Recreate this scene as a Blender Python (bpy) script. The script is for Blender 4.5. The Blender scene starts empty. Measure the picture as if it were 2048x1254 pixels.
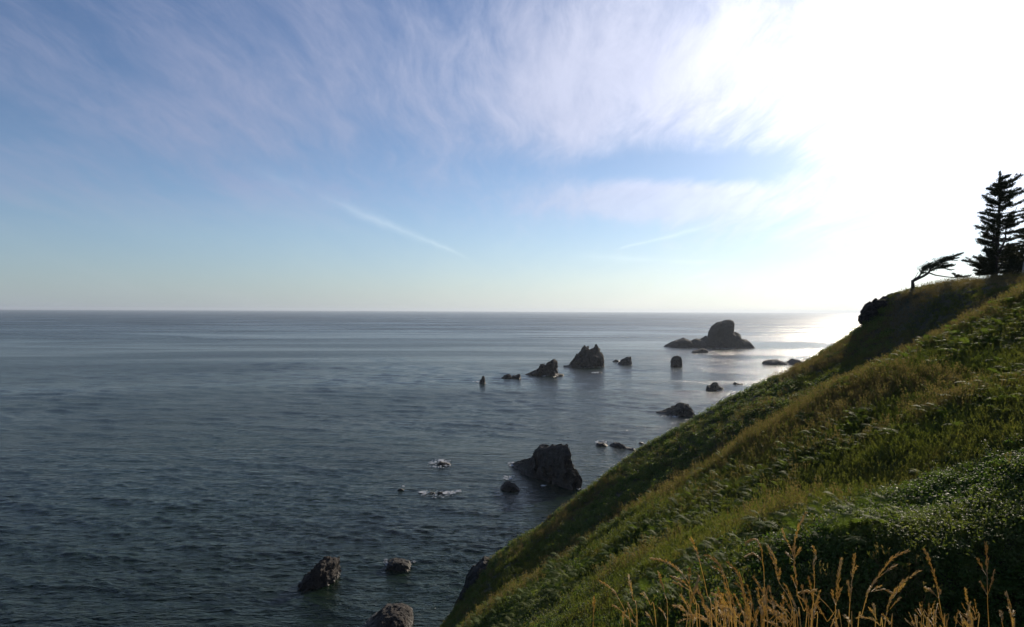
import bpy, bmesh, math, random
import numpy as np
from mathutils import Vector, Matrix

random.seed(7)
rng = np.random.default_rng(11)
scene = bpy.context.scene
C = scene.collection
R = math.radians

# ------------------------------------------------------------------ camera
F = 1359.0                                   # focal length in photo pixels (2048 wide)
EYE = Vector((0.0, 0.0, 60.0))               # eye 60 m above the sea
PITCH, ROLL = -6.0 / F, 0.0045
fwd = Vector((0, math.cos(PITCH), math.sin(PITCH)))
rt0 = Vector((1, 0, 0)); up0 = rt0.cross(fwd)
rt = rt0 * math.cos(ROLL) + up0 * math.sin(ROLL)
up = up0 * math.cos(ROLL) - rt0 * math.sin(ROLL)
cd = bpy.data.cameras.new('camera'); cam = bpy.data.objects.new('camera', cd); C.objects.link(cam)
cd.sensor_width = 36.0; cd.lens = 36.0 * F / 2048.0; cd.clip_start = 0.05; cd.clip_end = 150000
cam.matrix_world = Matrix(((rt.x, up.x, -fwd.x, EYE.x), (rt.y, up.y, -fwd.y, EYE.y), (rt.z, up.z, -fwd.z, EYE.z), (0, 0, 0, 1)))
scene.camera = cam

def pdir(px, py):
    return fwd + rt * ((px - 1024) / F) - up * ((py - 627) / F)
def P(px, py, D):                            # point on a pixel's ray at depth y = D
    d = pdir(px, py); return EYE + d * (D / d.y)
def sea_dist(px, py):                        # depth where a pixel's ray meets the sea
    d = pdir(px, py); return d.y * (-EYE.z / d.z)

# ------------------------------------------------------------------ sky, sun, exposure
SUN_AZ, SUN_EL = R(33.5), R(18.8)
sdir = Vector((math.sin(SUN_AZ) * math.cos(SUN_EL), math.cos(SUN_AZ) * math.cos(SUN_EL), math.sin(SUN_EL)))
sl = bpy.data.lights.new('sun', 'SUN'); sl.energy = 5.0; sl.angle = R(0.53); sl.color = (1.0, 0.87, 0.69)
so = bpy.data.objects.new('sun', sl); C.objects.link(so)
so.rotation_euler = sdir.to_track_quat('Z', 'Y').to_euler(); so.location = (200, 280, 200)

scene.view_settings.view_transform = 'Standard'; scene.view_settings.look = 'None'
scene.view_settings.exposure = 0.2; scene.view_settings.gamma = 1.0
scene.cycles.use_denoising = True
scene.cycles.max_bounces = 6; scene.cycles.transparent_max_bounces = 8
scene.cycles.volume_bounces = 0
scene.cycles.sample_clamp_indirect = 6.0

class NT:                                    # small node-tree helper
    def __init__(s, tree): s.t = tree; s.n = tree.nodes; s.l = tree.links
    def new(s, kind, **kw):
        n = s.n.new(kind)
        for k, v in kw.items(): setattr(n, k, v)
        return n
    def link(s, a, b): s.l.new(a, b)
    def put(s, sock, v):
        if hasattr(v, 'is_linked') or isinstance(v, bpy.types.NodeSocket): s.l.new(v, sock)
        else: sock.default_value = v
    def math(s, op, a, b=0.0, c=0.0, clamp=False):
        n = s.new('ShaderNodeMath', operation=op, use_clamp=clamp)
        for i, v in enumerate((a, b, c)): s.put(n.inputs[i], v)
        return n.outputs[0]
    def vmath(s, op, a, b=(0, 0, 0)):
        n = s.new('ShaderNodeVectorMath', operation=op)
        s.put(n.inputs[0], a); s.put(n.inputs[1], b)
        return n.outputs['Value'] if op in ('DOT_PRODUCT', 'LENGTH', 'DISTANCE') else n.outputs['Vector']
    def ramp(s, fac, stops, interp='LINEAR'):
        n = s.new('ShaderNodeValToRGB'); n.color_ramp.interpolation = interp
        e = n.color_ramp.elements
        while len(e) < len(stops): e.new(0.5)
        for el, (p, c) in zip(e, stops):
            el.position = p; el.color = c if len(c) == 4 else (*c, 1)
        s.put(n.inputs[0], fac); return n.outputs[0]
    def smooth(s, v, lo, hi):
        n = s.new('ShaderNodeMapRange', interpolation_type='SMOOTHSTEP')
        s.put(n.inputs[0], v); n.inputs[1].default_value = lo; n.inputs[2].default_value = hi
        return n.outputs[0]
    def noise(s, vec, scale, detail=4, rough=0.55, dist=0.0, dims='3D', out=0):
        n = s.new('ShaderNodeTexNoise', noise_dimensions=dims)
        s.put(n.inputs['Vector'], vec); n.inputs['Scale'].default_value = scale
        n.inputs['Detail'].default_value = detail; n.inputs['Roughness'].default_value = rough
        n.inputs['Distortion'].default_value = dist
        return n.outputs[out]
    def mapping(s, vec, loc=(0, 0, 0), rot=(0, 0, 0), scale=(1, 1, 1)):
        n = s.new('ShaderNodeMapping'); s.put(n.inputs[0], vec)
        n.inputs[1].default_value = loc; n.inputs[2].default_value = rot; n.inputs[3].default_value = scale
        return n.outputs[0]
    def mix(s, fac, a, b, mode='MIX'):
        n = s.new('ShaderNodeMix', data_type='RGBA', blend_type=mode)
        s.put(n.inputs[0], fac)
        for sk, v in ((n.inputs[6], a), (n.inputs[7], b)):
            s.put(sk, v if not isinstance(v, tuple) or len(v) == 4 else (*v, 1))
        return n.outputs[2]

def build_world():
    w = bpy.data.worlds.new('World'); scene.world = w; w.use_nodes = True
    t = NT(w.node_tree); t.n.clear()
    tc = t.new('ShaderNodeTexCoord'); d = t.vmath('NORMALIZE', tc.outputs['Generated'])
    sky = t.new('ShaderNodeTexSky', sky_type='NISHITA'); sky.sun_disc = False
    sky.sun_elevation = SUN_EL; sky.sun_rotation = SUN_AZ
    sky.altitude = 60; sky.air_density = 1.0; sky.dust_density = 0.12; sky.ozone_density = 1.6
    xyz = t.new('ShaderNodeSeparateXYZ'); t.link(d, xyz.inputs[0])
    x, y, z = xyz.outputs
    zz = t.math('MAXIMUM', z, 0.0)
    # high thin cirrus sheet: directions projected on a flat layer overhead
    den = t.math('ADD', zz, 0.16)
    comb = t.new('ShaderNodeCombineXYZ')
    t.put(comb.inputs[0], t.math('DIVIDE', x, den)); t.put(comb.inputs[1], t.math('DIVIDE', y, den)); comb.inputs[2].default_value = 0
    p = comb.outputs[0]
    warp = t.noise(p, 0.9, 3, 0.5, out=1)
    pw = t.vmath('ADD', p, t.vmath('MULTIPLY', t.vmath('SUBTRACT', warp, (0.5, 0.5, 0.5)), (0.40, 0.40, 0)))
    st = t.mapping(pw, rot=(0, 0, R(8)), scale=(1.35, 0.40, 1))
    n1 = t.noise(st, 1.3, 5, 0.56, 0.15)
    fine = t.mapping(pw, loc=(3.1, 1.7, 0), rot=(0, 0, R(-14)), scale=(3.0, 0.8, 1))
    n2 = t.noise(fine, 2.4, 7, 0.70, 0.3)
    cd_ = t.math('ADD', t.math('MULTIPLY', n1, 0.62), t.math('MULTIPLY', n2, 0.38))
    dot = t.vmath('DOT_PRODUCT', d, tuple(sdir))
    dotc = t.math('MAXIMUM', dot, 0.0)
    cov = t.math('ADD', t.math('SUBTRACT', cd_, 0.025), t.math('MULTIPLY', t.math('POWER', dotc, 3.0), 0.12))   # the veil thickens towards the sun
    az = t.math('ARCTAN2', x, y); el = t.math('ARCSINE', z)
    def bank(px, py, sa, se, amp):            # a bank of cloud (or a gap) at a bearing and height, sizes in degrees
        v = pdir(px, py).normalized(); a0 = math.atan2(v.x, v.y); e0 = math.asin(v.z)
        da = t.math('DIVIDE', t.math('SUBTRACT', az, a0), R(sa)); de = t.math('DIVIDE', t.math('SUBTRACT', el, e0), R(se))
        r2 = t.math('ADD', t.math('MULTIPLY', da, da), t.math('MULTIPLY', de, de))
        return t.math('MULTIPLY', t.math('POWER', 2.718, t.math('MULTIPLY', r2, -1.0)), amp)
    for args in ((1200, 170, 13, 6.0, .17), (1330, 398, 7.0, 1.6, .50), (1240, 335, 9, 1.6, -.14), (1200, 470, 9, 1.6, -.12), (1000, 345, 16, 2.2, -.10), (1500, 338, 7, 1.3, -.22), (1560, 180, 6, 4, .12), (470, 130, 6, 3.5, .04), (330, 250, 10, 2.8, .12), (250, 20, 12, 4, -.05), (450, 420, 12, 2.2, .13), (800, 360, 5, 2.0, .08), (1330, 560, 8, .9, .22)):
        cov = t.math('ADD', cov, bank(*args))
    cloud = t.math('MULTIPLY', t.smooth(cov, 0.40, 0.76), 0.75)
    cloud = t.math('MULTIPLY', cloud, t.math('ADD', t.math('MULTIPLY', t.smooth(z, 0.02, 0.25), 0.6), 0.4))
    # contrails: thin great-circle streaks
    wobn = t.math('SUBTRACT', t.noise(d, 22, 3, 0.6), 0.5)
    brk = t.smooth(t.noise(d, 8, 3, 0.6), 0.25, 0.6)
    def trail(a, b, width, amp, soft):
        da = (pdir(*a)).normalized(); db = (pdir(*b)).normalized()
        n = da.cross(db).normalized(); ax = (db - da).normalized()
        off = t.math('ABSOLUTE', t.math('ADD', t.vmath('DOT_PRODUCT', d, tuple(n)), t.math('MULTIPLY', wobn, width * 0.8)))
        fr = t.new('ShaderNodeMapRange', clamp=True); t.put(fr.inputs[0], t.vmath('DOT_PRODUCT', d, tuple(ax)))
        fr.inputs[1].default_value = da.dot(ax); fr.inputs[2].default_value = db.dot(ax)
        u = fr.outputs[0]
        env = t.math('MULTIPLY', t.smooth(u, 0.0, soft), t.smooth(t.math('SUBTRACT', 1.0, u), 0.0, 0.12))
        line = t.math('SUBTRACT', 1.0, t.math('DIVIDE', off, t.math('MULTIPLY', t.math('SUBTRACT', 1.25, u), width)), clamp=True)
        return t.math('MULTIPLY', t.math('MULTIPLY', t.math('MULTIPLY', line, line), env), t.math('MULTIPLY', brk, amp))
    trails = []
    for args in (((470, 320), (950, 522), 0.018, 1.0, 0.35), ((1480, 436), (1225, 502), 0.009, 0.8, 0.4),
                 ((1090, 508), (1500, 530), 0.013, 0.55, 0.5), ((1440, 541), (1350, 565), 0.006, 0.5, 0.4)):
        trails.append(trail(*args))
    # sunlit ice crystals scatter strongly forward: the veil turns white round the sun
    phase = t.math('ADD', t.math('MULTIPLY', t.math('POWER', dotc, 6.0), 8.0), t.math('MULTIPLY', t.math('POWER', dotc, 40.0), 9.0))
    cs = t.new('ShaderNodeVectorMath', operation='SCALE'); cs.inputs[0].default_value = (1.0, 0.97, 0.98); t.put(cs.inputs['Scale'], t.math('MULTIPLY', phase, t.math('ADD', 0.55, t.math('MULTIPLY', n2, 1.0))))
    ccol = t.vmath('ADD', cs.outputs[0], (3.9, 4.3, 6.2))
    tintz = t.smooth(z, 0.0, 0.30)
    base = t.vmath('MULTIPLY', sky.outputs[0], t.mix(tintz, (0.74, 0.92, 1.22), (0.78, 0.86, 1.07)))
    au = t.math('ADD', t.math('MULTIPLY', t.math('POWER', dotc, 14.0), 2.2), t.math('MULTIPLY', t.math('POWER', dotc, 60.0), 6.0))
    aus = t.new('ShaderNodeVectorMath', operation='SCALE'); aus.inputs[0].default_value = (1.0, 0.95, 0.86); t.put(aus.inputs['Scale'], au)
    base = t.vmath('ADD', base, aus.outputs[0])
    # pale marine haze lying on the horizon
    hz = t.math('MULTIPLY', t.math('POWER', 2.718, t.math('MULTIPLY', zz, -11.0)), 0.80)
    hs = t.new('ShaderNodeVectorMath', operation='SCALE'); hs.inputs[0].default_value = (1.0, 0.955, 0.85); t.put(hs.inputs['Scale'], t.math('MULTIPLY', t.math('POWER', dotc, 4.0), 9.0))
    base = t.mix(hz, base, t.vmath('ADD', hs.outputs[0], (3.5, 4.2, 4.9)))
    up_ = t.new('ShaderNodeVectorMath', operation='MAXIMUM'); t.put(up_.inputs[0], ccol); t.put(up_.inputs[1], t.vmath('MULTIPLY', base, (1.16, 1.10, 1.02)))
    full = t.mix(cloud, base, up_.outputs[0])
    for tr in trails:
        ts = t.new('ShaderNodeVectorMath', operation='SCALE'); ts.inputs[0].default_value = (1.4, 1.25, 0.9); t.put(ts.inputs['Scale'], tr)
        full = t.vmath('ADD', full, ts.outputs[0])
    bg = t.new('ShaderNodeBackground'); t.link(full, bg.inputs[0]); bg.inputs[1].default_value = SKY_STRENGTH
    o = t.new('ShaderNodeOutputWorld'); t.link(bg.outputs[0], o.inputs[0])
SKY_STRENGTH = 0.08
build_world()

# ------------------------------------------------------------------ helpers
def tag(o, label=None, cat=None, group=None, kind=None):
    for k, v in (('label', label), ('category', cat), ('group', group), ('kind', kind)):
        if v: o[k] = v
    return o
def mesh_obj(name, verts, faces, mat, parent=None, smooth=True, loc=None):
    me = bpy.data.meshes.new(name)
    if isinstance(verts, np.ndarray) and isinstance(faces, np.ndarray):
        nv, nf, k = len(verts), len(faces), faces.shape[1]
        me.vertices.add(nv); me.vertices.foreach_set('co', np.ascontiguousarray(verts, dtype=np.float32).ravel())
        me.loops.add(nf * k); me.loops.foreach_set('vertex_index', np.ascontiguousarray(faces, dtype=np.int32).ravel())
        me.polygons.add(nf); me.polygons.foreach_set('loop_start', np.arange(0, nf * k, k, dtype=np.int32))
        me.update(calc_edges=True)
    else:
        me.from_pydata([tuple(v) for v in verts], [], [tuple(f) for f in faces]); me.update()
    if smooth and len(me.polygons): me.polygons.foreach_set('use_smooth', np.ones(len(me.polygons), dtype=bool))
    if mat: me.materials.append(mat)
    o = bpy.data.objects.new(name, me); C.objects.link(o)
    if parent: o.parent = parent
    if loc is not None: o.location = loc
    return o
def empty(name, loc):
    o = bpy.data.objects.new(name, None); o.empty_display_size = 0.2; C.objects.link(o); o.location = loc; return o

def vnoise(p, seed=0):                       # gradient-free value noise, smooth, -1..1 ; p (N,3)
    i = np.floor(p).astype(np.int64); f = p - i; u = f * f * f * (f * (f * 6 - 15) + 10)
    def h(a, b, c):
        n = (a * 374761393 + b * 668265263 + c * 2147483647 + seed * 974711) & 0xffffffff
        n = ((n ^ (n >> 13)) * 1274126177) & 0xffffffff
        n = ((n ^ (n >> 16)) * 2246822519) & 0xffffffff
        return ((n ^ (n >> 15)) & 0xffff) / 32767.5 - 1.0
    r = 0
    for dx in (0, 1):
        wx = u[:, 0] if dx else 1 - u[:, 0]
        for dy in (0, 1):
            wy = u[:, 1] if dy else 1 - u[:, 1]
            for dz in (0, 1):
                wz = u[:, 2] if dz else 1 - u[:, 2]
                r = r + wx * wy * wz * h(i[:, 0] + dx, i[:, 1] + dy, i[:, 2] + dz)
    return r
def fbm(p, oct=4, seed=0, gain=0.5, ridged=False):
    a, r, q = 1.0, 0.0, p
    for k in range(oct):
        n = vnoise(q, seed + k * 17)
        r = r + a * ((1 - 2 * np.abs(n)) if ridged else n)
        q = q * 2.03 + 11.3; a *= gain
    return r

def blocks(p, seed):                          # cellular noise: one random value per nearest cell, plus distance
    i = np.floor(p).astype(np.int64); best = np.full(len(p), 9.0); val = np.zeros(len(p))
    def h(a, b, c, k):
        n = (a * 374761393 + b * 668265263 + c * 1442695041 + (seed * 31 + k) * 974711) & 0xffffffff
        n = ((n ^ (n >> 13)) * 1274126177) & 0xffffffff; n = ((n ^ (n >> 16)) * 2246822519) & 0xffffffff
        return ((n ^ (n >> 15)) & 0xffff) / 65535.0
    for dx in (-1, 0, 1):
        for dy in (-1, 0, 1):
            for dz in (-1, 0, 1):
                a, b, c = i[:, 0] + dx, i[:, 1] + dy, i[:, 2] + dz
                d = (p[:, 0] - a - h(a, b, c, 1)) ** 2 + (p[:, 1] - b - h(a, b, c, 2)) ** 2 + (p[:, 2] - c - h(a, b, c, 3)) ** 2
                m = d < best; best[m] = d[m]; val[m] = h(a, b, c, 4)[m]
    return val * 2 - 1 - np.sqrt(best) * .8 + .4

def surface_nets(f, org, h):                 # f>0 inside; returns verts, quads
    nx, ny, nz = f.shape; s = f > 0
    cnt = np.zeros((nx - 1, ny - 1, nz - 1), int)
    for a in (0, 1):
        for b in (0, 1):
            for c in (0, 1): cnt += s[a:nx - 1 + a, b:ny - 1 + b, c:nz - 1 + c]
    act = (cnt > 0) & (cnt < 8)
    idx = -np.ones(act.shape, int); ii = np.argwhere(act); idx[act] = np.arange(len(ii))
    acc = np.zeros((len(ii), 3)); w = np.zeros(len(ii))
    cor = [(a, b, c) for a in (0, 1) for b in (0, 1) for c in (0, 1)]
    for p in cor:
        for ax in range(3):
            if p[ax]: continue
            q = list(p); q[ax] = 1
            fa = f[ii[:, 0] + p[0], ii[:, 1] + p[1], ii[:, 2] + p[2]]; fb = f[ii[:, 0] + q[0], ii[:, 1] + q[1], ii[:, 2] + q[2]]
            m = (fa > 0) != (fb > 0)
            t = np.where(m, fa / np.where(m, fa - fb, 1), 0)
            e = np.tile(np.array(p, float), (len(ii), 1)); e[:, ax] += t
            acc += e * m[:, None]; w += m
    v = (ii + acc / w[:, None]) * np.array(h) + np.array(org)
    faces = []
    for ax in range(3):
        sl0 = [slice(1, -1)] * 3; sl1 = [slice(1, -1)] * 3; sl0[ax] = slice(0, -1); sl1[ax] = slice(1, None)
        A, B = s[tuple(sl0)], s[tuple(sl1)]
        m = np.argwhere(A != B)
        if not len(m): continue
        g = m.copy()
        for k in range(3):
            if k != ax: g[:, k] += 1
        o1, o2 = [(1, 2), (2, 0), (0, 1)][ax]
        def cell(d1, d2):
            q = g.copy(); q[:, o1] -= d1; q[:, o2] -= d2
            return idx[q[:, 0], q[:, 1], q[:, 2]]
        quad = np.stack([cell(1, 1), cell(0, 1), cell(0, 0), cell(1, 0)], 1)
        flip = ~A[tuple(m.T)]
        quad[flip] = quad[flip][:, ::-1]
        faces.append(quad[(quad >= 0).all(1)])
    return v, np.concatenate(faces)

def poly_sd(X, Z, poly):                     # signed distance (inside > 0)
    d = np.full(X.shape, 1e9); ins = np.zeros(X.shape, bool); n = len(poly)
    for i in range(n):
        ax, az = poly[i]; bx, bz = poly[(i + 1) % n]
        ex, ez = bx - ax, bz - az; L = ex * ex + ez * ez + 1e-12
        t = np.clip(((X - ax) * ex + (Z - az) * ez) / L, 0, 1)
        d = np.minimum(d, np.hypot(X - ax - t * ex, Z - az - t * ez))
        c = ((az > Z) != (bz > Z)) & (X < (bx - ax) * (Z - az) / (bz - az + 1e-12) + ax)
        ins ^= c
    return np.where(ins, d, -d)

# ------------------------------------------------------------------ materials
def new_mat(name):
    m = bpy.data.materials.new(name); m.use_nodes = True
    t = NT(m.node_tree); t.n.clear()
    out = t.new('ShaderNodeOutputMaterial'); return m, t, out
def principled(t, out, **kw):
    b = t.new('ShaderNodeBsdfPrincipled')
    for k, v in kw.items(): t.put(b.inputs[k.replace('_', ' ')], v if not (isinstance(v, tuple) and len(v) == 3) else (*v, 1))
    t.link(b.outputs[0], out.inputs[0]); return b

def sea_material():
    m, t, out = new_mat('sea_water')
    g = t.new('ShaderNodeNewGeometry').outputs['Position']
    def wave(rot, sx, sy, scale, detail, rough, dist=0.3):
        return t.noise(t.mapping(g, rot=(0, 0, R(rot)), scale=(sx, sy, 1)), scale, detail, rough, dist)
    a = wave(12, 0.36, 1.0, 0.42, 4, 0.66)          # wind chop
    b = wave(-10, 0.50, 1.0, 0.95, 2, 0.6)           # ripples
    e = wave(4, 0.35, 1.0, 0.12, 2, 0.5, 0.2)
    gust = t.noise(t.mapping(g, rot=(0, 0, R(6)), scale=(0.28, 1, 1)), 0.0045, 7, 0.66, 0.8)
    gk = t.smooth(gust, 0.36, 0.66)
    hgt = t.math('ADD', t.math('MULTIPLY', a, 1.5), t.math('ADD', t.math('MULTIPLY', b, 0.55), t.math('MULTIPLY', e, 1.5)))
    hgt = t.math('MULTIPLY', hgt, t.math('ADD', t.math('MULTIPLY', gk, 0.8), 0.5))
    bp = t.new('ShaderNodeBump'); bp.inputs['Strength'].default_value = 1.0; bp.inputs['Distance'].default_value = 1.0
    t.put(bp.inputs['Height'], hgt)
    dep = t.noise(g, 0.012, 3, 0.5)
    col = t.mix(t.smooth(dep, 0.35, 0.7), (0.006, 0.014, 0.007), (0.009, 0.022, 0.011))
    dist = t.vmath('LENGTH', g)
    far = t.smooth(dist, 150.0, 4000.0)
    rough = t.math('ADD', t.math('MULTIPLY', far, 0.15), t.math('ADD', t.math('MULTIPLY', gk, 0.13), 0.11))
    b_ = principled(t, out, Base_Color=col, Roughness=rough, IOR=1.25)
    t.link(bp.outputs[0], b_.inputs['Normal'])
    return m

def rock_material(name, dark, light, patch=0.0):
    m, t, out = new_mat(name)
    g = t.new('ShaderNodeNewGeometry').outputs['Position']
    n1 = t.noise(g, 0.35, 6, 0.65, 0.4); n2 = t.noise(g, 1.7, 6, 0.7)
    col = t.mix(t.smooth(t.math('ADD', t.math('MULTIPLY', n1, .6), t.math('MULTIPLY', n2, .4)), 0.38, 0.66), dark, light)
    xyz = t.new('ShaderNodeSeparateXYZ'); t.link(g, xyz.inputs[0])
    wet = t.math('SUBTRACT', 1.0, t.smooth(t.math('ADD', xyz.outputs[2], t.math('MULTIPLY', n1, 2.0)), 1.2, 3.2))
    col = t.mix(t.math('MULTIPLY', wet, 0.7), col, (0.014, 0.012, 0.010))
    if patch:                                # guano and lichen blotches
        k = t.math('MULTIPLY', t.smooth(t.noise(g, 0.7, 5, 0.75, 0.8), 0.60, 0.68), t.math('SUBTRACT', 1.0, wet))
        col = t.mix(t.math('MULTIPLY', k, patch), col, (0.34, 0.33, 0.30))
    bp = t.new('ShaderNodeBump'); bp.inputs['Strength'].default_value = 1.0; bp.inputs['Distance'].default_value = 1.2
    vor = t.new('ShaderNodeTexVoronoi'); t.put(vor.inputs['Vector'], t.mapping(g, scale=(1, 1, 0.7))); vor.inputs['Scale'].default_value = 0.8
    t.put(bp.inputs['Height'], t.math('ADD', n2, t.math('MULTIPLY', vor.outputs['Distance'], 0.5)))
    b = principled(t, out, Base_Color=col, Roughness=t.math('SUBTRACT', 0.9, t.math('MULTIPLY', wet, 0.45)))
    t.link(bp.outputs[0], b.inputs['Normal'])
    return m

def soil_material():
    m, t, out = new_mat('hillside_soil')
    g = t.new('ShaderNodeNewGeometry').outputs['Position']
    n = t.noise(g, 0.6, 6, 0.65); n2 = t.noise(g, 5, 4, 0.7)
    col = t.mix(t.smooth(n, 0.35, 0.65), (0.022, 0.026, 0.009), (0.042, 0.040, 0.014))
    col = t.mix(t.smooth(n2, 0.4, 0.7), col, (0.038, 0.028, 0.012))
    bp = t.new('ShaderNodeBump'); bp.inputs['Strength'].default_value = 0.8; bp.inputs['Distance'].default_value = 0.15
    t.put(bp.inputs['Height'], n2)
    b = principled(t, out, Base_Color=col, Roughness=0.95); t.link(bp.outputs[0], b.inputs['Normal'])
    return m

M_SEA = sea_material()
M_ROCK = rock_material('basalt', (0.014, 0.012, 0.010), (0.040, 0.033, 0.027), 0.30)
M_ROCK_PALE = rock_material('basalt_guano', (0.030, 0.027, 0.025), (0.085, 0.078, 0.073), 0.7)
M_ROCK_WARM = rock_material('brown_basalt', (0.011, 0.008, 0.006), (0.044, 0.030, 0.020), 0.14)
M_SOIL = soil_material()

# ------------------------------------------------------------------ sea
def build_sea():
    th = np.concatenate([np.radians(np.linspace(-41, 29, 780)), np.radians(np.linspace(29, 319, 60)[1:-1])])      # bearings, fine where the open water lies
    r = np.concatenate([[2, 50, 80], np.linspace(98 ** -.75, 2600 ** -.75, 760) ** (-1 / .75), [4500, 7000, 12000, 22000, 40000]])
    T, Rr = np.meshgrid(th, r); x = np.sin(T) * Rr; y = np.cos(T) * Rr
    dr = np.gradient(r)[:, None] * np.ones_like(T); sp = np.maximum(dr, Rr * R(0.09))
    calm = np.clip((np.degrees(T) + 41) / 3, 0, 1) * np.clip((29 - np.degrees(T)) / 2, 0, 1) * np.clip((Rr - 90) / 15, 0, 1)
    h = np.zeros_like(x); g = np.random.default_rng(5); n = 110
    for k in range(n):
        L = math.exp(g.uniform(math.log(0.95), math.log(24.0))); az = R(15) + g.normal(0, R(22)); kk = 2 * math.pi / L
        amp = 0.20 * math.sqrt(2 / n) / kk * ((1.0 if L < 2.6 else 0.7 if L < 5 else 0.26) + (0.30 if L >= 5 else 0) * np.clip((Rr - 220) / 500, 0, 1))
        h += amp * np.cos(kk * (x * math.sin(az) + y * math.cos(az)) + g.uniform(0, 6.28)) * np.clip((L / sp - 1.6) / 1.6, 0, 1)
    h += 0.35 * np.abs(h) - 0.06                                                                                       # sharper crests, flatter troughs
    gust = fbm(np.stack([x.ravel() * .006, y.ravel() * .011, np.zeros(x.size)], 1), 4, 41).reshape(x.shape)
    h *= calm * np.clip(.85 + .55 * gust, .35, 1.5)
    m, nn = len(r), len(th); v = np.stack([x.ravel(), y.ravel(), h.ravel()], 1)
    i = np.arange(m - 1)[:, None] * nn; j = np.arange(nn)[None]; j2 = (j + 1) % nn
    f = np.stack([(i + j).ravel(), (i + nn + j).ravel(), (i + nn + j2).ravel(), (i + j2).ravel()], 1)[:, ::-1]
    tag(mesh_obj('sea', v, np.ascontiguousarray(f), M_SEA), kind='structure')
build_sea()

# ------------------------------------------------------------------ hillside
def prof(pts, D): return [((P(px, py, D)).x, (P(px, py, D)).z) for px, py in pts]
CREST_B = [(2500, 420), (2300, 490), (2048, 590), (1900, 672), (1740, 746), (1640, 795), (1500, 875), (1400, 955), (1280, 1018), (1160, 1100), (1080, 1155), (1000, 1206), (880, 1300), (700, 1440)]
CREST_A = [(a, b + (0 if 1780 < a < 1960 else 4)) for a, b in [(2500, 500), (2300, 535), (2120, 560), (2048, 572), (1990, 566), (1945, 562), (1905, 568), (1870, 566), (1830, 574), (1795, 584), (1770, 597), (1752, 612), (1740, 634), (1722, 648), (1690, 668), (1640, 698), (1600, 724), (1500, 776), (1440, 802), (1370, 838), (1290, 888), (1220, 938), (1160, 988), (1085, 1046), (1005, 1096), (960, 1140), (925, 1190), (872, 1258), (800, 1360)]]
def seaward(pr, cl=1.2):                     # continue a profile down to below the sea on the left
    pr = sorted(pr); x0, z0 = pr[0]
    return [(x0 - 14 - z0 / cl, -8.0), (x0 - 5 - (z0 + 3) / cl * 0.98, -3), (x0 - 5, z0 - 5)] + pr + [(pr[-1][0] + 80, pr[-1][1] + 22)]
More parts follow.
